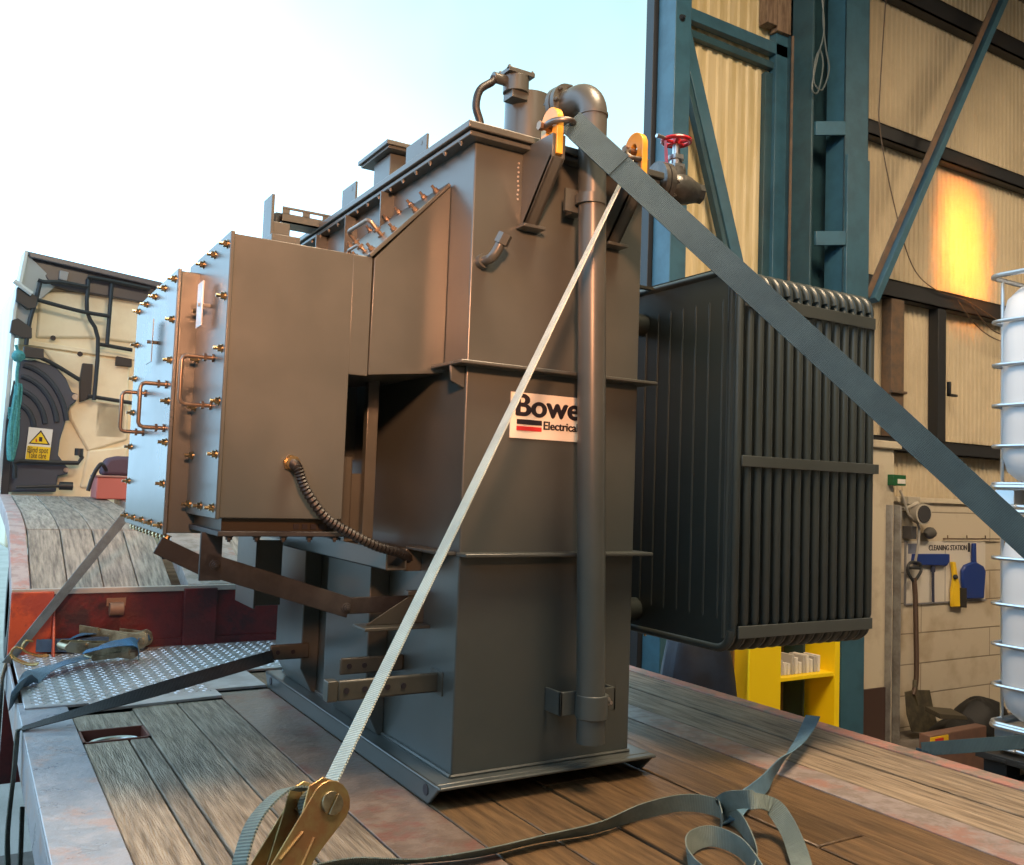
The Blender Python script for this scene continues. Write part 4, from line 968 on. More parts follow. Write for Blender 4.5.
m.ribbon(P, [V((.3, 1, -.1))]*len(P), .05, .003); m.build('hanging_tail', WGREEN, t)
# ratchets and blue webbing heaped on the chequer plate
zP = .014
def lying_ratchet(px, py, ang, label, mt, s=1.0):
    c = Pz(px, py, zP+.05); t = thing('ratchet_buckle', label, 'ratchet', tuple(c))
    d = V((math.cos(ang), math.sin(ang), -.05)); w = V((-math.sin(ang), math.cos(ang), 0)); 
    ratchet(c, d, w, Z, t, mt, WBRIGHT, open_=.22, scale=s)
    return c, d, w, t
c1_, d1_, w1_, t1 = lying_ratchet(128, 650, PI+.35, 'olive ratchet buckle lying nearest the camera on the chequer plate', OLIVE, 1.1)
c2_, d2_, w2_, t2 = lying_ratchet(143, 640, PI-.45, 'olive ratchet buckle lying at the back of the blue strap heap', OLIVE, 1.1)
def hook(c, d, parent):
    d = V(d).normalized(); w = V((-d.y, d.x, 0)).normalized(); 
    for s_ in (-1, 1):
        m = M(); m.tube(cat([c+w*.016*s_, c+w*.016*s_+d*.04, c+w*.012*s_+d*.09+Z*.02, c+w*.008*s_+d*.115+Z*.045, c+w*.004*s_+d*.10+Z*.075, c+d*.07+Z*.07], 5), .005, 8); m.build('wire_hook', GOLD, parent)
t = thing('blue_strap', 'bright blue webbing strap draped toward the left rail from the near ratchet', 'strap', tuple(Pz(60, 668, 0)))
rows = [(104, 654, .05, (.3, 1, 0)), (90, 656, .05, (.3, 1, 0)), (65, 663, .05, (.3, 1, 0)), (40, 672, .04, (.3, 1, .1)), (22, 686, .03, (.3, 1, 0)), (10, 702, -.0, (.3, 1, 0))]
ribbon_px(rows, .075, webmat('faded blue webbing', (.13, .24, .38), (.20, .28, .36)), t)
hook(Pz(38, 664, .02), (-.5, .15, 0), t)
t = thing('blue_strap', 'coiled dark blue webbing at the back of the heap below the red wall', 'strap', tuple(Pz(70, 636, 0)))
cc = Pz(75, 642, .055); pts = []
for k in range(60): a = k*.42; r__ = .10+.0011*k; pts.append(cc+V((r__*1.25*math.cos(a), r__*.6*math.sin(a), 0)))
m = M(); m.ribbon(pts, [Z]*60, .06, .003); m.build('coil', webmat('navy blue webbing', (.05, .10, .19), (.08, .14, .23)), t)
rows = [(56, 648, .03, (.5, 1, 0)), (68, 640, .08, (.4, 1, 0)), (85, 634, .10, (.3, 1, 0)), (105, 632, .09, (.2, 1, 0)), (128, 636, .06, (.2, 1, 0)), (136, 645, .05, (0, 1, 0))]
ribbon_px(rows, .07, WBRIGHT, t, 'loose_turn')
hook(Pz(48, 655, .02), (-.6, -.1, 0), t)
t = thing('blue_strap', 'short bright blue webbing end sticking out on the right of the heap', 'strap', tuple(Pz(130, 645, 0)))
ribbon_px([(84, 652, .105, (.2, 1, 0)), (104, 647, .125, (.1, 1, 0)), (122, 643, .12, (0, 1, .1)), (136, 644, .10, (.1, .9, .3)), (139, 656, .03, (.1, .8, .5))], .075, WBRIGHT, t)

# ================================================================== LORRY CAB
CP = V((.26, 8.6, 0)); th_c = math.radians(4); CD = V((math.cos(th_c), math.sin(th_c), 0)); CN = V((-math.sin(th_c), math.cos(th_c), 0))
CB = thing('lorry_cab', 'cream lorry cab seen from behind with dark roof fairing and black pipework', 'truck cab', (1.4, 8.7, FL))
def cp(px, py, off=0): return atn(px, py, CP-CN*off, CN)
def cpoly(pts, off, th, mt, nm, bevel=.004, parent=None): m = M(); m.prism([cp(a, b, off) for a, b in pts], CN*th); return m.build(nm, mt, parent or CB, bevel=bevel)
def ctube(pts, off, r, mt, nm, n=4, parent=None): m = M(); m.tube(cat([cp(a, b, off) for a, b in pts], n), r, 8); return m.build(nm, mt, parent or CB)
# body block
bl = cp(8, 495); tl = cp(24, 262); ztp = cp(150, 283).z
W_ = 2.45
o = cp(12, 440); 
m = M(); base = V((o.x, o.y, 0))
def lc(u, v, z): return V((base.x, base.y, 0))+CD*u+CN*v+Z*z
zr = cp(30, 262).z
m.prism([lc(0, 0, .25), lc(W_, 0, .25), lc(W_, 0, zr-.18), lc(W_-.1, 0, zr-.02), lc(.06, 0, zr-.02), lc(0, 0, zr-.25)], CN*2.0); m.build('cab_shell', CABC, CB, bevel=.03)
# pressed panels on the back wall
for pts in ([(40, 292), (75, 291), (152, 303), (152, 345), (90, 338), (36, 338)], [(42, 348), (130, 362), (128, 440), (88, 452), (70, 420), (60, 372)], [(96, 400), (128, 404), (126, 440), (92, 438)], [(88, 450), (128, 446), (126, 488), (80, 488)]):
    cpoly(pts, .03, .05, CABC, 'pressed_panel', bevel=.02)
cpoly([(20, 339), (135, 356), (135, 360), (20, 344)], .03, .03, CABC, 'seam_rib', bevel=.006)
for a, b in ((53, 338), (80, 354)): m = M(); c = cp(a, b, .035); m.cyl(c, c-CN*.005, .022, 12); m.build('vent_hole', BLACK, CB)
# roof fairing (dark) with side wing
m = M(); f0 = [cp(26, 254, .10), cp(85, 268, .10), cp(165, 286, .10), cp(165, 306, .10), cp(70, 290, .10), cp(52, 285, .10)]
m.prism(f0, CN*.25); m.build('roof_fairing', CABROOF, CB, bevel=.01)
m = M(); m.prism([cp(28, 251, .16), cp(170, 284, .16), cp(170, 290, .16), cp(30, 257, .16)], CN*.3); m.build('fairing_edge', mat('fairing lip', (.10, .10, .12), .3), CB, bevel=.008)
m = M(); m.prism([cp(25, 252, .14), cp(58, 284, .08), cp(40, 300, .08), cp(20, 338, .10), cp(12, 338, .12)], CN*.02); m.build('side_wing', mat('wing grey', (.50, .53, .55), .35), CB, bevel=.005)
m = M(); m.prism([cp(25, 250, .15), cp(29, 251, .15), cp(17, 310, .15), cp(3, 490, .15), cp(-3, 490, .15), cp(13, 310, .15)], CN*.25); m.build('side_deflector', mat('pale deflector', (.60, .64, .64), .35), CB, bevel=.006)
cpoly([(14, 380), (6, 420), (0, 500), (8, 500), (14, 425), (18, 385)], .16, .04, CABK, 'deflector_seal')
cpoly([(60, 270), (69, 272), (67, 281), (59, 279)], .13, .02, mat('vent grille', (.32, .32, .33), .5), 'vent_grille')
# dark brackets on the wing
for pts in ([(33, 262), (38, 260), (41, 264), (40, 282), (31, 281), (31, 268)], [(17, 287), (22, 288), (38, 297), (36, 308), (28, 309), (16, 300)], [(12, 320), (18, 318), (32, 328), (32, 338), (22, 338), (10, 332)], [(24, 346), (44, 349), (44, 359), (24, 357)], [(83, 363), (93, 364), (91, 398), (80, 402), (80, 380)], [(117, 356), (132, 359), (132, 367), (116, 365)]):
    cpoly(pts, .20 if pts[0][0] < 30 else .08, .06, CABK, 'bracket', bevel=.004)
# ladder and pipework
for pts, off in (([(38, 300), (60, 306), (84, 312), (109, 316)], .16), ([(89, 277), (87, 312), (98, 338), (94, 400)], .14), ([(112, 282), (107, 345)], .14), ([(88, 277), (112, 281), (150, 289)], .16), ([(98, 344), (132, 350)], .12), ([(26, 352), (50, 362), (80, 380)], .14), ([(88, 396), (132, 403)], .12), ([(38, 280), (45, 282), (60, 282), (88, 287)], .15), ([(40, 283), (36, 300), (30, 320), (26, 345)], .18)):
    ctube(pts, off, .017, CABK, 'pipe', 3)
ctube([(15, 478), (15, 466), (20, 461), (78, 463), (79, 452)], .2, .018, CABK, 'grab_rail', 2)
ctube([(16, 487), (66, 486)], .2, .014, CABK, 'lower_pipe', 2)
ctube([(14, 281), (24, 288), (32, 294)], .22, .02, mat('pale strut', (.6, .62, .62), .4), 'pale_strut', 2)
m = M(); c = cp(79, 452, .2); m.cyl(c-Z*.03, c+Z*.03, .035, 10); c = cp(66, 486, .2); m.cyl(c-CD*.05, c+CD*.05, .035, 10); m.build('rail_end', CABK, CB)
# dark air intake moulding with raised arcs
pm = [(20, 360), (35, 360), (55, 366), (66, 378), (72, 392), (78, 394), (76, 402), (70, 406), (66, 420), (60, 440), (58, 455), (68, 468), (68, 474), (58, 476), (56, 492), (6, 492), (10, 440), (16, 385)]
im = cpoly(pm, .13, .12, CABG, 'intake_moulding', bevel=.01)
CC = (12, 428)
for rr_ in (22, 34, 46, 56):
    pts = []
    for k in range(14):
        a = math.radians(-78+k*5.5 if rr_ > 30 else -80+k*6); pts.append((CC[0]+rr_*math.cos(a)*.98, CC[1]+rr_*math.sin(a)*1.15))
    pts = [p for p in pts if p[0] > 16]
    if len(pts) > 2: ctube(pts, .135, .022, mat('moulding arc', (.035, .042, .058), .45), 'moulding_arc', 2, im)
m = M(); c = cp(75, 397, .135); m.cyl(c, c-CN*.01, .025, 12); c = cp(66, 470, .135); m.cyl(c, c-CN*.01, .02, 12); m.build('moulding_bolt', STEEL, im)
# hazard sign
sp = [(29, 427), (53, 429.5), (49, 461), (25, 459.5)]
sn = cpoly(sp, .16, .01, mat('sign face white', (.75, .76, .74), .5), 'warning_sign', bevel=0)
cpoly([(27.6, 445.5), (50.8, 447.5), (49, 460.4), (25.6, 459)], .163, .005, SIGNY, 'yellow_band', 0, sn)
cpoly([(41, 430), (50, 445), (28.5, 443.5)], .163, .004, BLACK, 'triangle', 0, sn)
cpoly([(40.9, 432.2), (48, 443.8), (30.5, 442.6)], .167, .004, SIGNY, 'triangle_fill', 0, sn)
cpoly([(39.2, 437), (42.5, 437.2), (42.2, 441.6), (39, 441.4)], .171, .004, BLACK, 'lorry_pictogram', 0, sn)
cpoly([(35.6, 438.5), (36.6, 438.5), (37.2, 441.8), (35.6, 441.7)], .171, .004, RED, 'person_pictogram', 0, sn)
sxd = (cp(50.8, 451.5, .168)-cp(27.2, 450, .168)).normalized(); a = cp(27.4, 452, .168); wd = (cp(50, 452, .168)-cp(27.6, 451, .168)).length
text('Blind spot', .068, a, sxd, -CN, BLACK, 'lettering', sn, width=wd*.92)
a = cp(28, 457.6, .168); text('Take care', .068, a, sxd, -CN, BLACK, 'lettering', sn, width=wd*.80)
# chassis of the tractor under the cab
m = M(); m.prism([lc(.6, -.3, -.5), lc(1.9, -.3, -.5), lc(1.9, -.3, .25), lc(.6, -.3, .25)], CN*2.0); m.build('tractor_chassis', CABK, CB)
wheel('wheel', base.x+.25, base.y+1.2, .5, .3, CB); wheel('wheel', base.x+W_-.2, base.y+1.2, .5, .3, CB)
# rope coil
t = thing('coiled_rope', 'hank of teal rope hanging on the left of the cab back wall', 'rope', tuple(cp(14, 460, .25)))
for j in range(6):
    m = M(); pts = []
    for k in range(4):
        ph = random.uniform(-2, 2); w_ = random.uniform(.5, 4.6)
        xm = 17-k*.5+random.uniform(-1.2, 1.2); pts += [(xm+w_, 385+ph), (xm+w_*1.1-1, 400), (xm-1+w_*.6, 412), (xm+w_-3, 435), (xm-4+w_*.4, 452+ph), (xm-6-w_*.3, 458+ph), (xm-5-w_*.6, 435), (xm-2-w_*.4, 412), (xm-w_*.5+1, 395)]
    P = [cp(a, b, .26+.02*j+random.uniform(-.01, .01)) for a, b in pts]; m.tube(cat(P, 3), .009, 6); m.build('strand', ROPE, t)
m = M()
for k in range(4): P = [cp(8+a, 409+k*3+math.sin(a)*1, .30 if 1 else 0) for a in (0, 4, 8, 12)]; m.tube(P, .013, 6)
P = [cp(16, 345, .26), cp(19, 358, .27), cp(17, 372, .28), cp(17, 386, .28)]; m.tube(cat(P, 4), .012, 6); m.sphere(cp(18, 356, .28), .05, n=10, jit=.15); m.build('rope_knot', ROPE, t)
# red box and purple bag on the gooseneck
def gk(px, py, y=7.6): return at(px, py, 'y', y)
t = thing('red_tool_crate', 'faded red crate on the gooseneck below the cab', 'crate', tuple(gk(110, 492)))
a = gk(97, 477); b = gk(128, 491)
m = M(); m.box((a.x, 7.6, .70), (b.x+.5, 7.95, a.z)); m.build('crate_body', REDBOX, t, bevel=.01)
m = M(); m.box((a.x-.01, 7.59, a.z), (b.x+.51, 7.96, a.z+.015)); m.build('crate_lid', mat('crate lid', (.30, .16, .15), .6), t, bevel=.004)
m = M(); pts = [gk(88, 491, 7.5), gk(93, 476, 7.5), gk(101, 464, 7.5), gk(106, 470, 7.6)]; m.tube(cat(pts, 6), .015, 8); tag(m.build('air_hose', RUBBER), 'black coiled air hose rising beside the red crate', 'hose')
m = M(); c = gk(118, 470, 7.75); pts = [gk(101, 476, 7.7), gk(103, 466, 7.7), gk(108, 458, 7.7), gk(118, 456, 7.7), gk(140, 457, 7.7), gk(150, 478, 7.7)]
for q in pts[0:1]: q.z = a.z+.016
pts[0].z = pts[-1].z = a.z+.016
m.prism(pts, (0, .22, 0)); tag(m.build('tool_bag', PURPLE, bevel=.03, seg=3), 'dark purple bag lying on the red crate', 'bag')

# ================================================================== CAGED TANKS (right)
def ibc(x0, y1, zb_, label, hz, H):
    """bottom at zb_, corner (far left) at x0,y1; unit 1.0 x 1.2 x 1.15"""
    t = thing('caged_tank', label, 'liquid container', (x0+.5, y1-.5, zb_), 'stacked caged tanks')
    x1, y0 = x0+1.0, y1-1.2; pb = hz[0]-zb_
    m = M()
    # bottle: rounded box profile loops
    def loop(z, ins, R=.12, n=5):
        o = []
        for cx, cy, a0 in ((x1-ins-R, y1-ins-R, 0), (x0+ins+R, y1-ins-R, PI/2), (x0+ins+R, y0+ins+R, PI), (x1-ins-R, y0+ins+R, 1.5*PI)):
            for k in range(n+1): a = a0+PI/2*k/n; o.append(V((cx+R*math.cos(a), cy+R*math.sin(a), z)))
        return o
    zs = [(pb+.02, .14), (pb+.03, .07), (pb+.08, .03), (pb+.16, .014), (H-.22, .014), (H-.12, .03), (H-.06, .07), (H-.035, .14)]
    vs = []; 
    for z, i_ in zs: vs += loop(zb_+z, i_)
    n = 24; fs = [tuple(range(n))[::-1], tuple(range(len(vs)-n, len(vs)))]
    for i in range(len(zs)-1):
        for k in range(n): fs.append((i*n+k, i*n+(k+1) % n, (i+1)*n+(k+1) % n, (i+1)*n+k))
    m.add(vs, fs, True); m.build('bottle', PLAST, t)
    m = M(); m.cyl((x0+.5, y0+.6, zb_+H-.035), (x0+.5, y0+.6, zb_+H+.0), .09, 20); m.build('filler_cap', GREENP, t)
    m = M()
    for z in hz[1:]: m.tube(loop(z, 0, .06, 4), .010 if z < hz[-1]-.01 else .014, 8, closed=True)
    m.build('cage_hoops', CAGE, t)
    m = M()
    for k in range(5):
        y = y0+.16+k*(.82)/4
        for x in (x0+.004, x1-.004): m.cyl((x, y, zb_+pb), (x, y, zb_+H), .009, 8)
    for k in range(4):
        x = x0+.12+k*.76/3
        for y in (y0+.004, y1-.004): m.cyl((x, y, zb_+pb), (x, y, zb_+H), .009, 8)
    m.build('cage_uprights', CAGE, t)
    m = M(); m.tube(loop(zb_+pb, .0, .06), .016, 8, closed=True); m.tube(loop(zb_+.012, .03, .06), .012, 8, closed=True)
    for y in (y0+.08, (y0+y1)/2, y1-.08):
        for x in (x0+.06, (x0+x1)/2, x1-.06): m.tube([(x-.05, y-.05, zb_+.012), (x-.05, y+.05, zb_+.012), (x+.05, y+.05, zb_+.012), (x+.05, y-.05, zb_+.012)], .008, 6, closed=True); m.box((x-.05, y-.05, zb_+.02), (x+.05, y+.05, zb_+pb-.01))
    m.box((x0+.03, y0+.03, zb_+pb-.012), (x1-.03, y1-.03, zb_+pb-.002)); m.build('steel_pallet', CAGE, t, bevel=.006)
    return t
yI = 2.72
pI = at(987, 500, 'y', yI); xI_ = pI.x+.01
zI_ = lambda v: at(996, v, 'y', yI).z
Hu = [zI_(v) for v in (487, 484, 447, 407, 367, 324, 279)]; zbu = zI_(508)
Hl = [zI_(v) for v in (722, 719, 682, 642, 602, 557, 511)]; zbl = zI_(746)
ibc(xI_, yI, zbu, 'white plastic tank in a steel cage, the upper of the stacked pair', Hu, Hu[-1]-zbu-.0)
ibc(xI_+.0, yI, zbl, 'white plastic tank in a steel cage, the lower of the stacked pair', Hl, Hl[-1]-zbl-.0)
zp0 = zbl; zz = FL; nP = 4; hP = (zp0-.012-FL)/nP
for k in range(nP):
    m = M(); z = FL+k*hP
    m.box((xI_-.04, yI-1.24, z+hP-.035), (xI_+1.04, yI+.04, z+hP-.002))
    for y in (yI-1.2, yI-.65, yI-.1):
        for x in (xI_, xI_+.45, xI_+.9): m.box((x, y, z+.025), (x+.12, y+.12, z+hP-.035))
        m.box((xI_-.02, y, z), (xI_+1.04, y+.12, z+.025))
    for j in range(9): m.box((xI_-.045, yI-1.2+j*.135, z+hP-.03), (xI_-.04, yI-1.13+j*.135, z+hP-.012))
    tag(m.build('plastic_pallet', PALLET, bevel=.004), 'black plastic pallet under the caged tanks, %s' % ('topmost of the stack', 'second from the top of the stack', 'third from the top of the stack', 'lowest of the stack on the floor')[nP-1-k], 'pallet', 'pallets under the caged tanks')
# ================================================================== WALL TOOLS
YW = WY-.05
# cleaning station board
def wp(px, py, off=0): return at(px, py, 'y', YW-off)
t = thing('cleaning_station_board', 'white cleaning station board with silhouettes fixed to the cream block wall', 'notice board', tuple(wp(945, 605)))
a = wp(905, 541); b = wp(984, 603); xb0, xb1, zb1 = a.x, b.x, a.z; zb0 = wp(940, 601.5).z
m = M(); m.box((xb0, YW-.012, zb0), (xb1, YW, zb1)); brd = m.build('board', BOARD, t, bevel=.002)
m = M(); m.box((xb0-.01, YW-.016, zb0-.012), (xb1+.01, YW-.0, zb0)); m.box((xb0-.01, YW-.016, zb0), (xb0, YW, zb1)); m.box((xb0+(xb1-xb0)*.47, YW-.014, zb0), (xb0+(xb1-xb0)*.475, YW-.012, zb1-.07)); m.build('board_edge', mat('board edging', (.20, .20, .22), .4), t)
tp = wp(929, 548, .014); tw = (wp(967, 548, .014)-tp).length
text('CLEANING STATION', .062, (tp.x, YW-.013, zb1-.075), X, -Y, BLACK, 'lettering', brd, bold=.0008, width=tw)
m = M(); m.box((xb0+.02, YW-.014, zb1-.10), (xb0+.13, YW-.012, zb1-.02)); m.build('header_logo', mat('logo blue grey', (.16, .18, .25), .5), brd)
m = M(); c = wp(968, 546, .014); m.box((c.x, YW-.02, zb1-.09), (c.x+.02, YW-.012, zb1-.015)); m.build('header_mark', BLACK, brd)
m = M(); xr0, xr1 = wp(940, 540).x, wp(996, 540).x; m.cyl((xr0, YW-.03, zb1+.02), (xr1, YW-.03, zb1+.02), .006, 8)
for k in range(3): x = xr0+.05+k*(xr1-xr0)/3; m.cyl((x, YW, zb1+.02), (x, YW-.035, zb1+.02), .006, 8); m.cyl((x, YW-.035, zb1+.02), (x, YW-.035, zb1+.05), .005, 8)
tag(m.build('hook_rail', BROWNST), 'thin brown hook rail above the cleaning station board', 'rail')
def ppoly(pts, off, th): return M().prism([wp(a, b, off) for a, b in pts], (0, th, 0))
t = thing('floor_squeegee', 'blue squeegee hanging blade up on the left of the cleaning station board', 'squeegee', tuple(wp(932, 560, .05)))
ppoly([(915.5, 554), (950, 554), (950, 562), (947, 566), (917, 565), (914.5, 561)], .05, .035).build('blade', BLUEP, t, bevel=.006)
m = M(); m.tube([wp(933, 566, .035), wp(933, 585, .035), wp(933.2, 602, .035)], .011, 8); m.cyl(wp(933, 566, .035), wp(933, 572, .035), .018, 8); m.build('handle', mat('dark blue handle', (.03, .035, .07), .5), t)
t = thing('dustpan', 'blue dustpan hanging on the right of the cleaning station board', 'dustpan', tuple(wp(974, 580, .05)))
ppoly([(973.5, 562), (977, 562), (984, 566), (986.5, 571), (985.5, 585), (984.5, 599), (965, 599), (963, 580), (963, 570), (966, 565)], .045, .03).build('pan', BLUEP, t, bevel=.012)
ppoly([(973.3, 543.5), (976.5, 543.5), (976.8, 563), (973.2, 563)], .04, .02).build('handle', BLUEP, t, bevel=.004)
t = thing('hand_brush', 'yellow hand brush hanging beside the blue dustpan', 'brush', tuple(wp(957, 585, .05)))
ppoly([(953, 562), (956, 562), (958, 575), (960, 585), (960.5, 607), (953, 607), (953, 590), (955, 578)], .05, .03).build('brush_head', YELP, t, bevel=.006)
ppoly([(960.5, 588), (967, 588), (967, 608), (960.5, 607)], .05, .03).build('bristles', mat('black bristles', (.02, .018, .015), .8), t, bevel=.003)
m = M(); c = wp(955.5, 577, .055); m.sphere(c, .022, n=10); m.build('hanging_loop', CABK, t)
# shovel
t = thing('shovel', 'long dark shovel leaning against the wall with its blade down', 'shovel', tuple(at(925, 725, 'y', 4.3)))
def sp_(px, py): 
    k = (py-562)/(730-562); return at(px, py, 'y', 4.48-.16*max(0, k))
m = M(); m.tube(cat([sp_(914, 578), sp_(915.5, 600), sp_(916, 630), sp_(916.5, 660), sp_(916, 682), sp_(913, 695)], 5), .019, 10); m.build('shaft', WHAND, t)
m = M(); pts = [sp_(913, 581), sp_(908, 572), sp_(909, 564), sp_(914, 562), sp_(920, 564), sp_(921, 571), sp_(915, 581)]; m.tube(cat(pts, 4), .012, 8); m.tube([sp_(909, 568), sp_(920, 568)], .012, 8); m.build('d_grip', CABK, t)
m = M(); bp_ = [(905, 692), (913, 690), (930, 690), (934, 710), (939, 729), (926, 732.5), (912, 732), (907, 715)]
P = [sp_(a, b) for a, b in bp_]; m.prism(P, (0, .006, 0)); m.tube([sp_(915, 680), sp_(915, 694), sp_(918, 706)], [.017, .022, .006], 10); m.build('blade', SHOVM, t, bevel=.003)
# lamp unit, junction box, cables
t = thing('work_lamp', 'round beige work lamp on a bracket above the cleaning station board', 'lamp', tuple(wp(926, 515, .12)))
c = wp(924, 514, .14); n_ = V((-.12, -.98, 0)).normalized()
m = M(); m.cyl(c+n_*-.07, c+n_*.0, .075, 24, .085); m.cyl(c-n_*.07, c-n_*.09, .075, 24, .04); m.build('lamp_housing', LAMPB, t); m = M(); m.cyl(c, c+n_*.008, .068, 24); m.build('lens', DGLASS, t)
m = M(); m.tube([wp(903, 509, .05), wp(917, 503, .1), c-n_*.06], .018, 8); a = wp(908, 499, .05); m.box((a.x-.05, YW-.09, a.z-.04), (a.x+.10, YW, a.z+.02)); m.build('bracket', LAMPB, t, bevel=.004)
t = thing('socket_cluster', 'dark grey pulley and socket unit hanging under the work lamp', 'fitting', tuple(wp(925, 535, .1)))
a = wp(919, 533, .1); m = M(); m.box((a.x-.07, YW-.08, a.z-.05), (a.x-.0, YW, a.z+.05)); m.build('body', mat('dark fitting', (.06, .06, .065), .5), t, bevel=.004); m = M(); m.sphere(wp(930, 533, .06), .06, 1.2, .6, .8, n=12, jit=.08); m.build('pulley_cover', mat('dark fitting cover', (.08, .075, .07), .5), t)
m = M(); m.tube(cat([wp(900, 490, .06), wp(904, 500, .07), wp(909, 515, .08), wp(918, 524, .08), wp(919, 536, .08), wp(917, 552, .08), wp(915, 562, .07)], 5), .010, 8); tag(m.build('trailing_cable', mat('pale cord', (.35, .33, .30), .5)), 'tangled pale cord looping from the green box to the shovel grip', 'cord')
a = wp(893, 474, .05); b = wp(906, 486, .05)
t = thing('green_switch_box', 'small dark green box with white label on the cream pier', 'switch box', tuple(b))
yv = 4.30; a = at(893.5, 474.5, 'y', yv); b = at(906, 486, 'y', yv)
m = M(); m.box((a.x, yv, b.z), (b.x, 4.40, a.z)); m.build('box', GREENP, t, bevel=.003); m = M(); m.box((a.x+.05, yv-.002, b.z+.015), (b.x-.008, yv, b.z+.05)); m.build('paper_label', PAPER, t)
# bags, carton behind the deck edge
def lump(c, r, sx, sy, sz, mt, nm, label, catg, seed=1):
    random.seed(seed); m = M(); m.sphere(c, r, sx, sy, sz, n=16, jit=.10); 
    for v in m.v: v.z = max(v.z, FL+.001)
    return tag(m.build(nm, mt, sub=1), label, catg)
c = at(948, 725, 'y', 4.2); lump(V((c.x+.10, 4.2, c.z-.14)), .24, 1.3, .7, .8, BAGM, 'plastic_sack', 'black plastic sack slumped beside the shovel blade', 'sack', 2)
c = at(987, 716, 'y', 4.2); lump(V((c.x, 4.25, c.z-.10)), .25, 1.2, .8, .95, BAGM, 'plastic_sack', 'black plastic sack behind the foot of the caged tanks', 'sack', 5)
c = at(952, 712, 'y', 4.0); 
m = M(); zt_ = c.z; pts = [at(940, 714, 'y', 4.0), at(966, 716, 'y', 4.0), at(968, 720, 'y', 4.0), at(940, 719, 'y', 4.0)]
m.prism(pts, (.0, .12, .03)); tag(m.build('folded_card', CARD if False else mat('olive card', (.07, .06, .04), .7), bevel=.004), 'flat olive brown packet lying on the black sack', 'packet')
a = at(930, 745, 'y', 3.6); b = at(985, 728, 'y', 3.6)
zt_ = at(924, 737, 'y', 3.6).z
t = thing('carton', 'low brown carton with red and yellow end beyond the deck edge', 'carton', (a.x+.3, 3.64, FL))
m = M(); m.box((a.x, 3.6, FL+.0), (a.x+.62, 3.68, zt_)); m.build('carton_body', CARD, t, bevel=.006)
m = M(); m.box((a.x-.003, 3.59, zt_-.10), (a.x+.18, 3.598, zt_-.01)); m.build('yellow_print', YELP, t); m = M(); m.box((a.x+.04, 3.584, zt_-.08), (a.x+.12, 3.59, zt_-.02)); m.build('red_print', RED, t)
# yellow cabinet
yC = 4.0
a = at(752, 655, 'y', yC); b = at(779, 655, 'y', yC); c = at(835, 655, 'y', yC); d = at(840, 655, 'y', yC)
t = thing('yellow_cabinet', 'bright yellow open shelf cabinet standing beyond the trailer under the radiator', 'cabinet', (b.x, yC, FL))
ztC = .35; zs_ = at(810, 677, 'y', yC).z
m = M(); m.box((b.x, yC, FL), (b.x+.02, yC+.38, ztC)); m.build('side_panel', YCAB, t, bevel=.002)
m = M(); m.box((c.x, yC, FL), (d.x, yC+.38, ztC)); m.build('side_panel', YCAB, t, bevel=.002)
m = M(); m.box((b.x-.26, yC-.005, FL), (b.x-.003, yC+.012, ztC)); m.build('open_door', YCAB, t, bevel=.002)
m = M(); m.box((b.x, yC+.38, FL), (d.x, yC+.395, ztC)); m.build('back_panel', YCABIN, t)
for z in (zs_, FL+.05, ztC-.02):
    m = M(); m.box((b.x+.02, yC+.004, z-.012), (c.x, yC+.38, z+.012)); m.build('shelf', YCAB, t, bevel=.002)
random.seed(9); n = 11
for k in range(n):
    x = b.x+.07+k*(c.x-b.x-.14)/n; h = random.uniform(.07, .13)
    m = M(); R = Matrix.Rotation(random.uniform(-.2, .3), 3, 'Y'); m.box((x, yC+.05, zs_+.014), (x+.022, yC+.17, zs_+.014+h)); 
    tag(m.build('paper_carton', PAPER if k % 3 else mat('grey carton %d' % k, (.45, .44, .43), .7), bevel=.002), 'small white carton in the row on the yellow cabinet shelf', 'carton', 'white cartons on the yellow cabinet shelf')
# blue post beside the cabinet
a = at(841, 680, 'y', 3.98); b = at(855, 680, 'y', 3.98)
# plain navy heap for an unidentified dark shape behind the trailer
random.seed(3)
m = M(); c = at(715, 690, 'y', 4.1)
c = at(698, 690, 'y', 3.8); m.sphere((c.x, 3.8, -.30), .50, .52, .36, 1.15, n=22, jit=.10)
for v in m.v: v.z = max(v.z, FL+.002)
tag(m.build('dark_navy_heap', NAVY, sub=1), 'dark navy heap of unknown kind in shadow behind the trailer below the radiator', 'covered heap')

# ================================================================== LIGHT
w = bpy.data.worlds.new('world'); scn.world = w; w.use_nodes = True; nt = w.node_tree; N = nt.nodes; L = nt.links
bg = N['Background']; tc = N.new('ShaderNodeTexCoord'); sep = N.new('ShaderNodeSeparateXYZ'); L.new(tc.outputs['Generated'], sep.inputs[0])
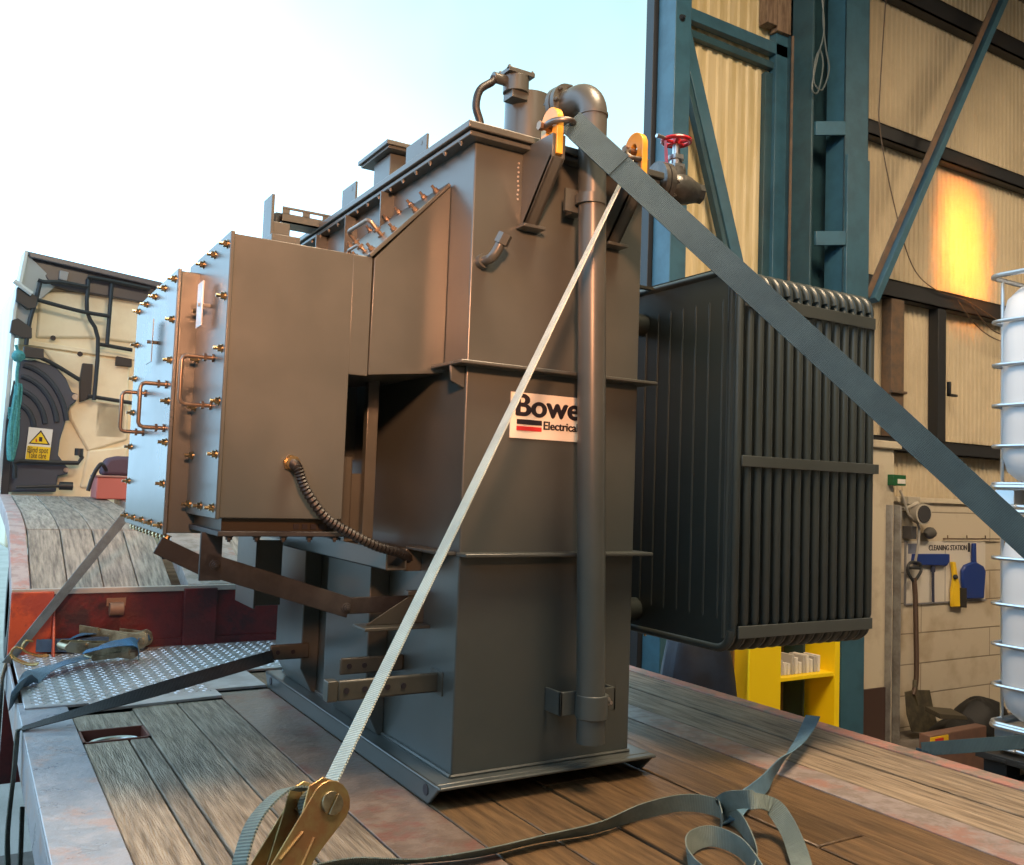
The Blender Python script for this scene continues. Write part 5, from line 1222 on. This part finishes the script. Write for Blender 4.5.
# pale cyan toward +x, white haze toward -x, a little cloud
rp = N.new('ShaderNodeValToRGB'); rp.color_ramp.elements[0].position = .33; rp.color_ramp.elements[0].color = (.48, .76, 1, 1); rp.color_ramp.elements[1].position = .55; rp.color_ramp.elements[1].color = (.20, .305, .295, 1)
cb = N.new('ShaderNodeMath'); cb.operation = 'MULTIPLY_ADD'; L.new(sep.outputs['Z'], cb.inputs[0]); cb.inputs[1].default_value = .55
nz = N.new('ShaderNodeTexNoise'); nz.inputs['Scale'].default_value = 2.2; nz.inputs['Detail'].default_value = 4; L.new(tc.outputs['Generated'], nz.inputs['Vector'])
sc = N.new('ShaderNodeMath'); sc.operation = 'MULTIPLY'; sc.inputs[1].default_value = .25; L.new(nz.outputs['Fac'], sc.inputs[0])
ad = N.new('ShaderNodeMath'); ad.operation = 'MULTIPLY_ADD'; L.new(sep.outputs['X'], ad.inputs[0]); ad.inputs[1].default_value = .30; L.new(sc.outputs[0], ad.inputs[2])
L.new(ad.outputs[0], cb.inputs[2]); L.new(cb.outputs[0], rp.inputs[0]); L.new(rp.outputs[0], bg.inputs['Color']); bg.inputs['Strength'].default_value = 3.1
def lamp(kind, name, loc, energy, color, size=1, rot=None, target=None, **k):
    d = bpy.data.lights.new(name, kind); d.energy = energy; d.color = color
    if kind == 'AREA': d.shape = 'RECTANGLE'; d.size = size; d.size_y = k.pop('sy', size)
    if kind == 'SPOT': d.spot_size = k.pop('cone'); d.spot_blend = k.pop('blend', .5); d.shadow_soft_size = size
    if kind == 'SUN': d.angle = size
    o = bpy.data.objects.new(name, d); COL.objects.link(o); o.location = loc
    if target is not None: o.rotation_euler = (V(target)-V(loc)).to_track_quat('-Z', 'Y').to_euler()
    return o
# unseen warm key spot and overhead fills, added to light load and wall
lamp('SPOT', 'warm_key_spot', (-.35, -1.0, 2.3), 1650, (1, .43, .20), .18, target=(.90, 2.48, 1.72), cone=math.radians(38), blend=1)  # added key, cone kept narrow to warm only the upper boxes
lamp('AREA', 'overhead_fill', (7.5, 0.2, 5.2), 85, (1, .76, .50), 1.6, target=(8, 4.6, 1.2)).data.spread = math.radians(95)  # added fill for the cream wall
lamp('AREA', 'overhead_fill', (2.0, .9, 5.3), 480, (1, .74, .48), 1.8, target=(2.3, 1.2, 0))
lamp('AREA', 'overhead_fill', (1.5, -3.5, 5.2), 30, (1, .86, .66), 1.6, target=(2.2, 2, .5))
pt_ = at(962, 250, 'y', WY)
patch_lamp = lamp('AREA', 'sun_patch_lamp', pt_+V((-1.0, -3.2, 1.1)), 13, (1, .27, .02), .30, target=pt_, sy=.8); patch_lamp.data.spread = math.radians(13)  # unseen lamp inside the shed, added to throw the orange sun patch

vs = scn.view_settings; vs.view_transform = 'Standard'; vs.look = 'None'; vs.exposure = 0; vs.gamma = 1; vs.use_curve_mapping = False
scn.display_settings.display_device = 'sRGB'
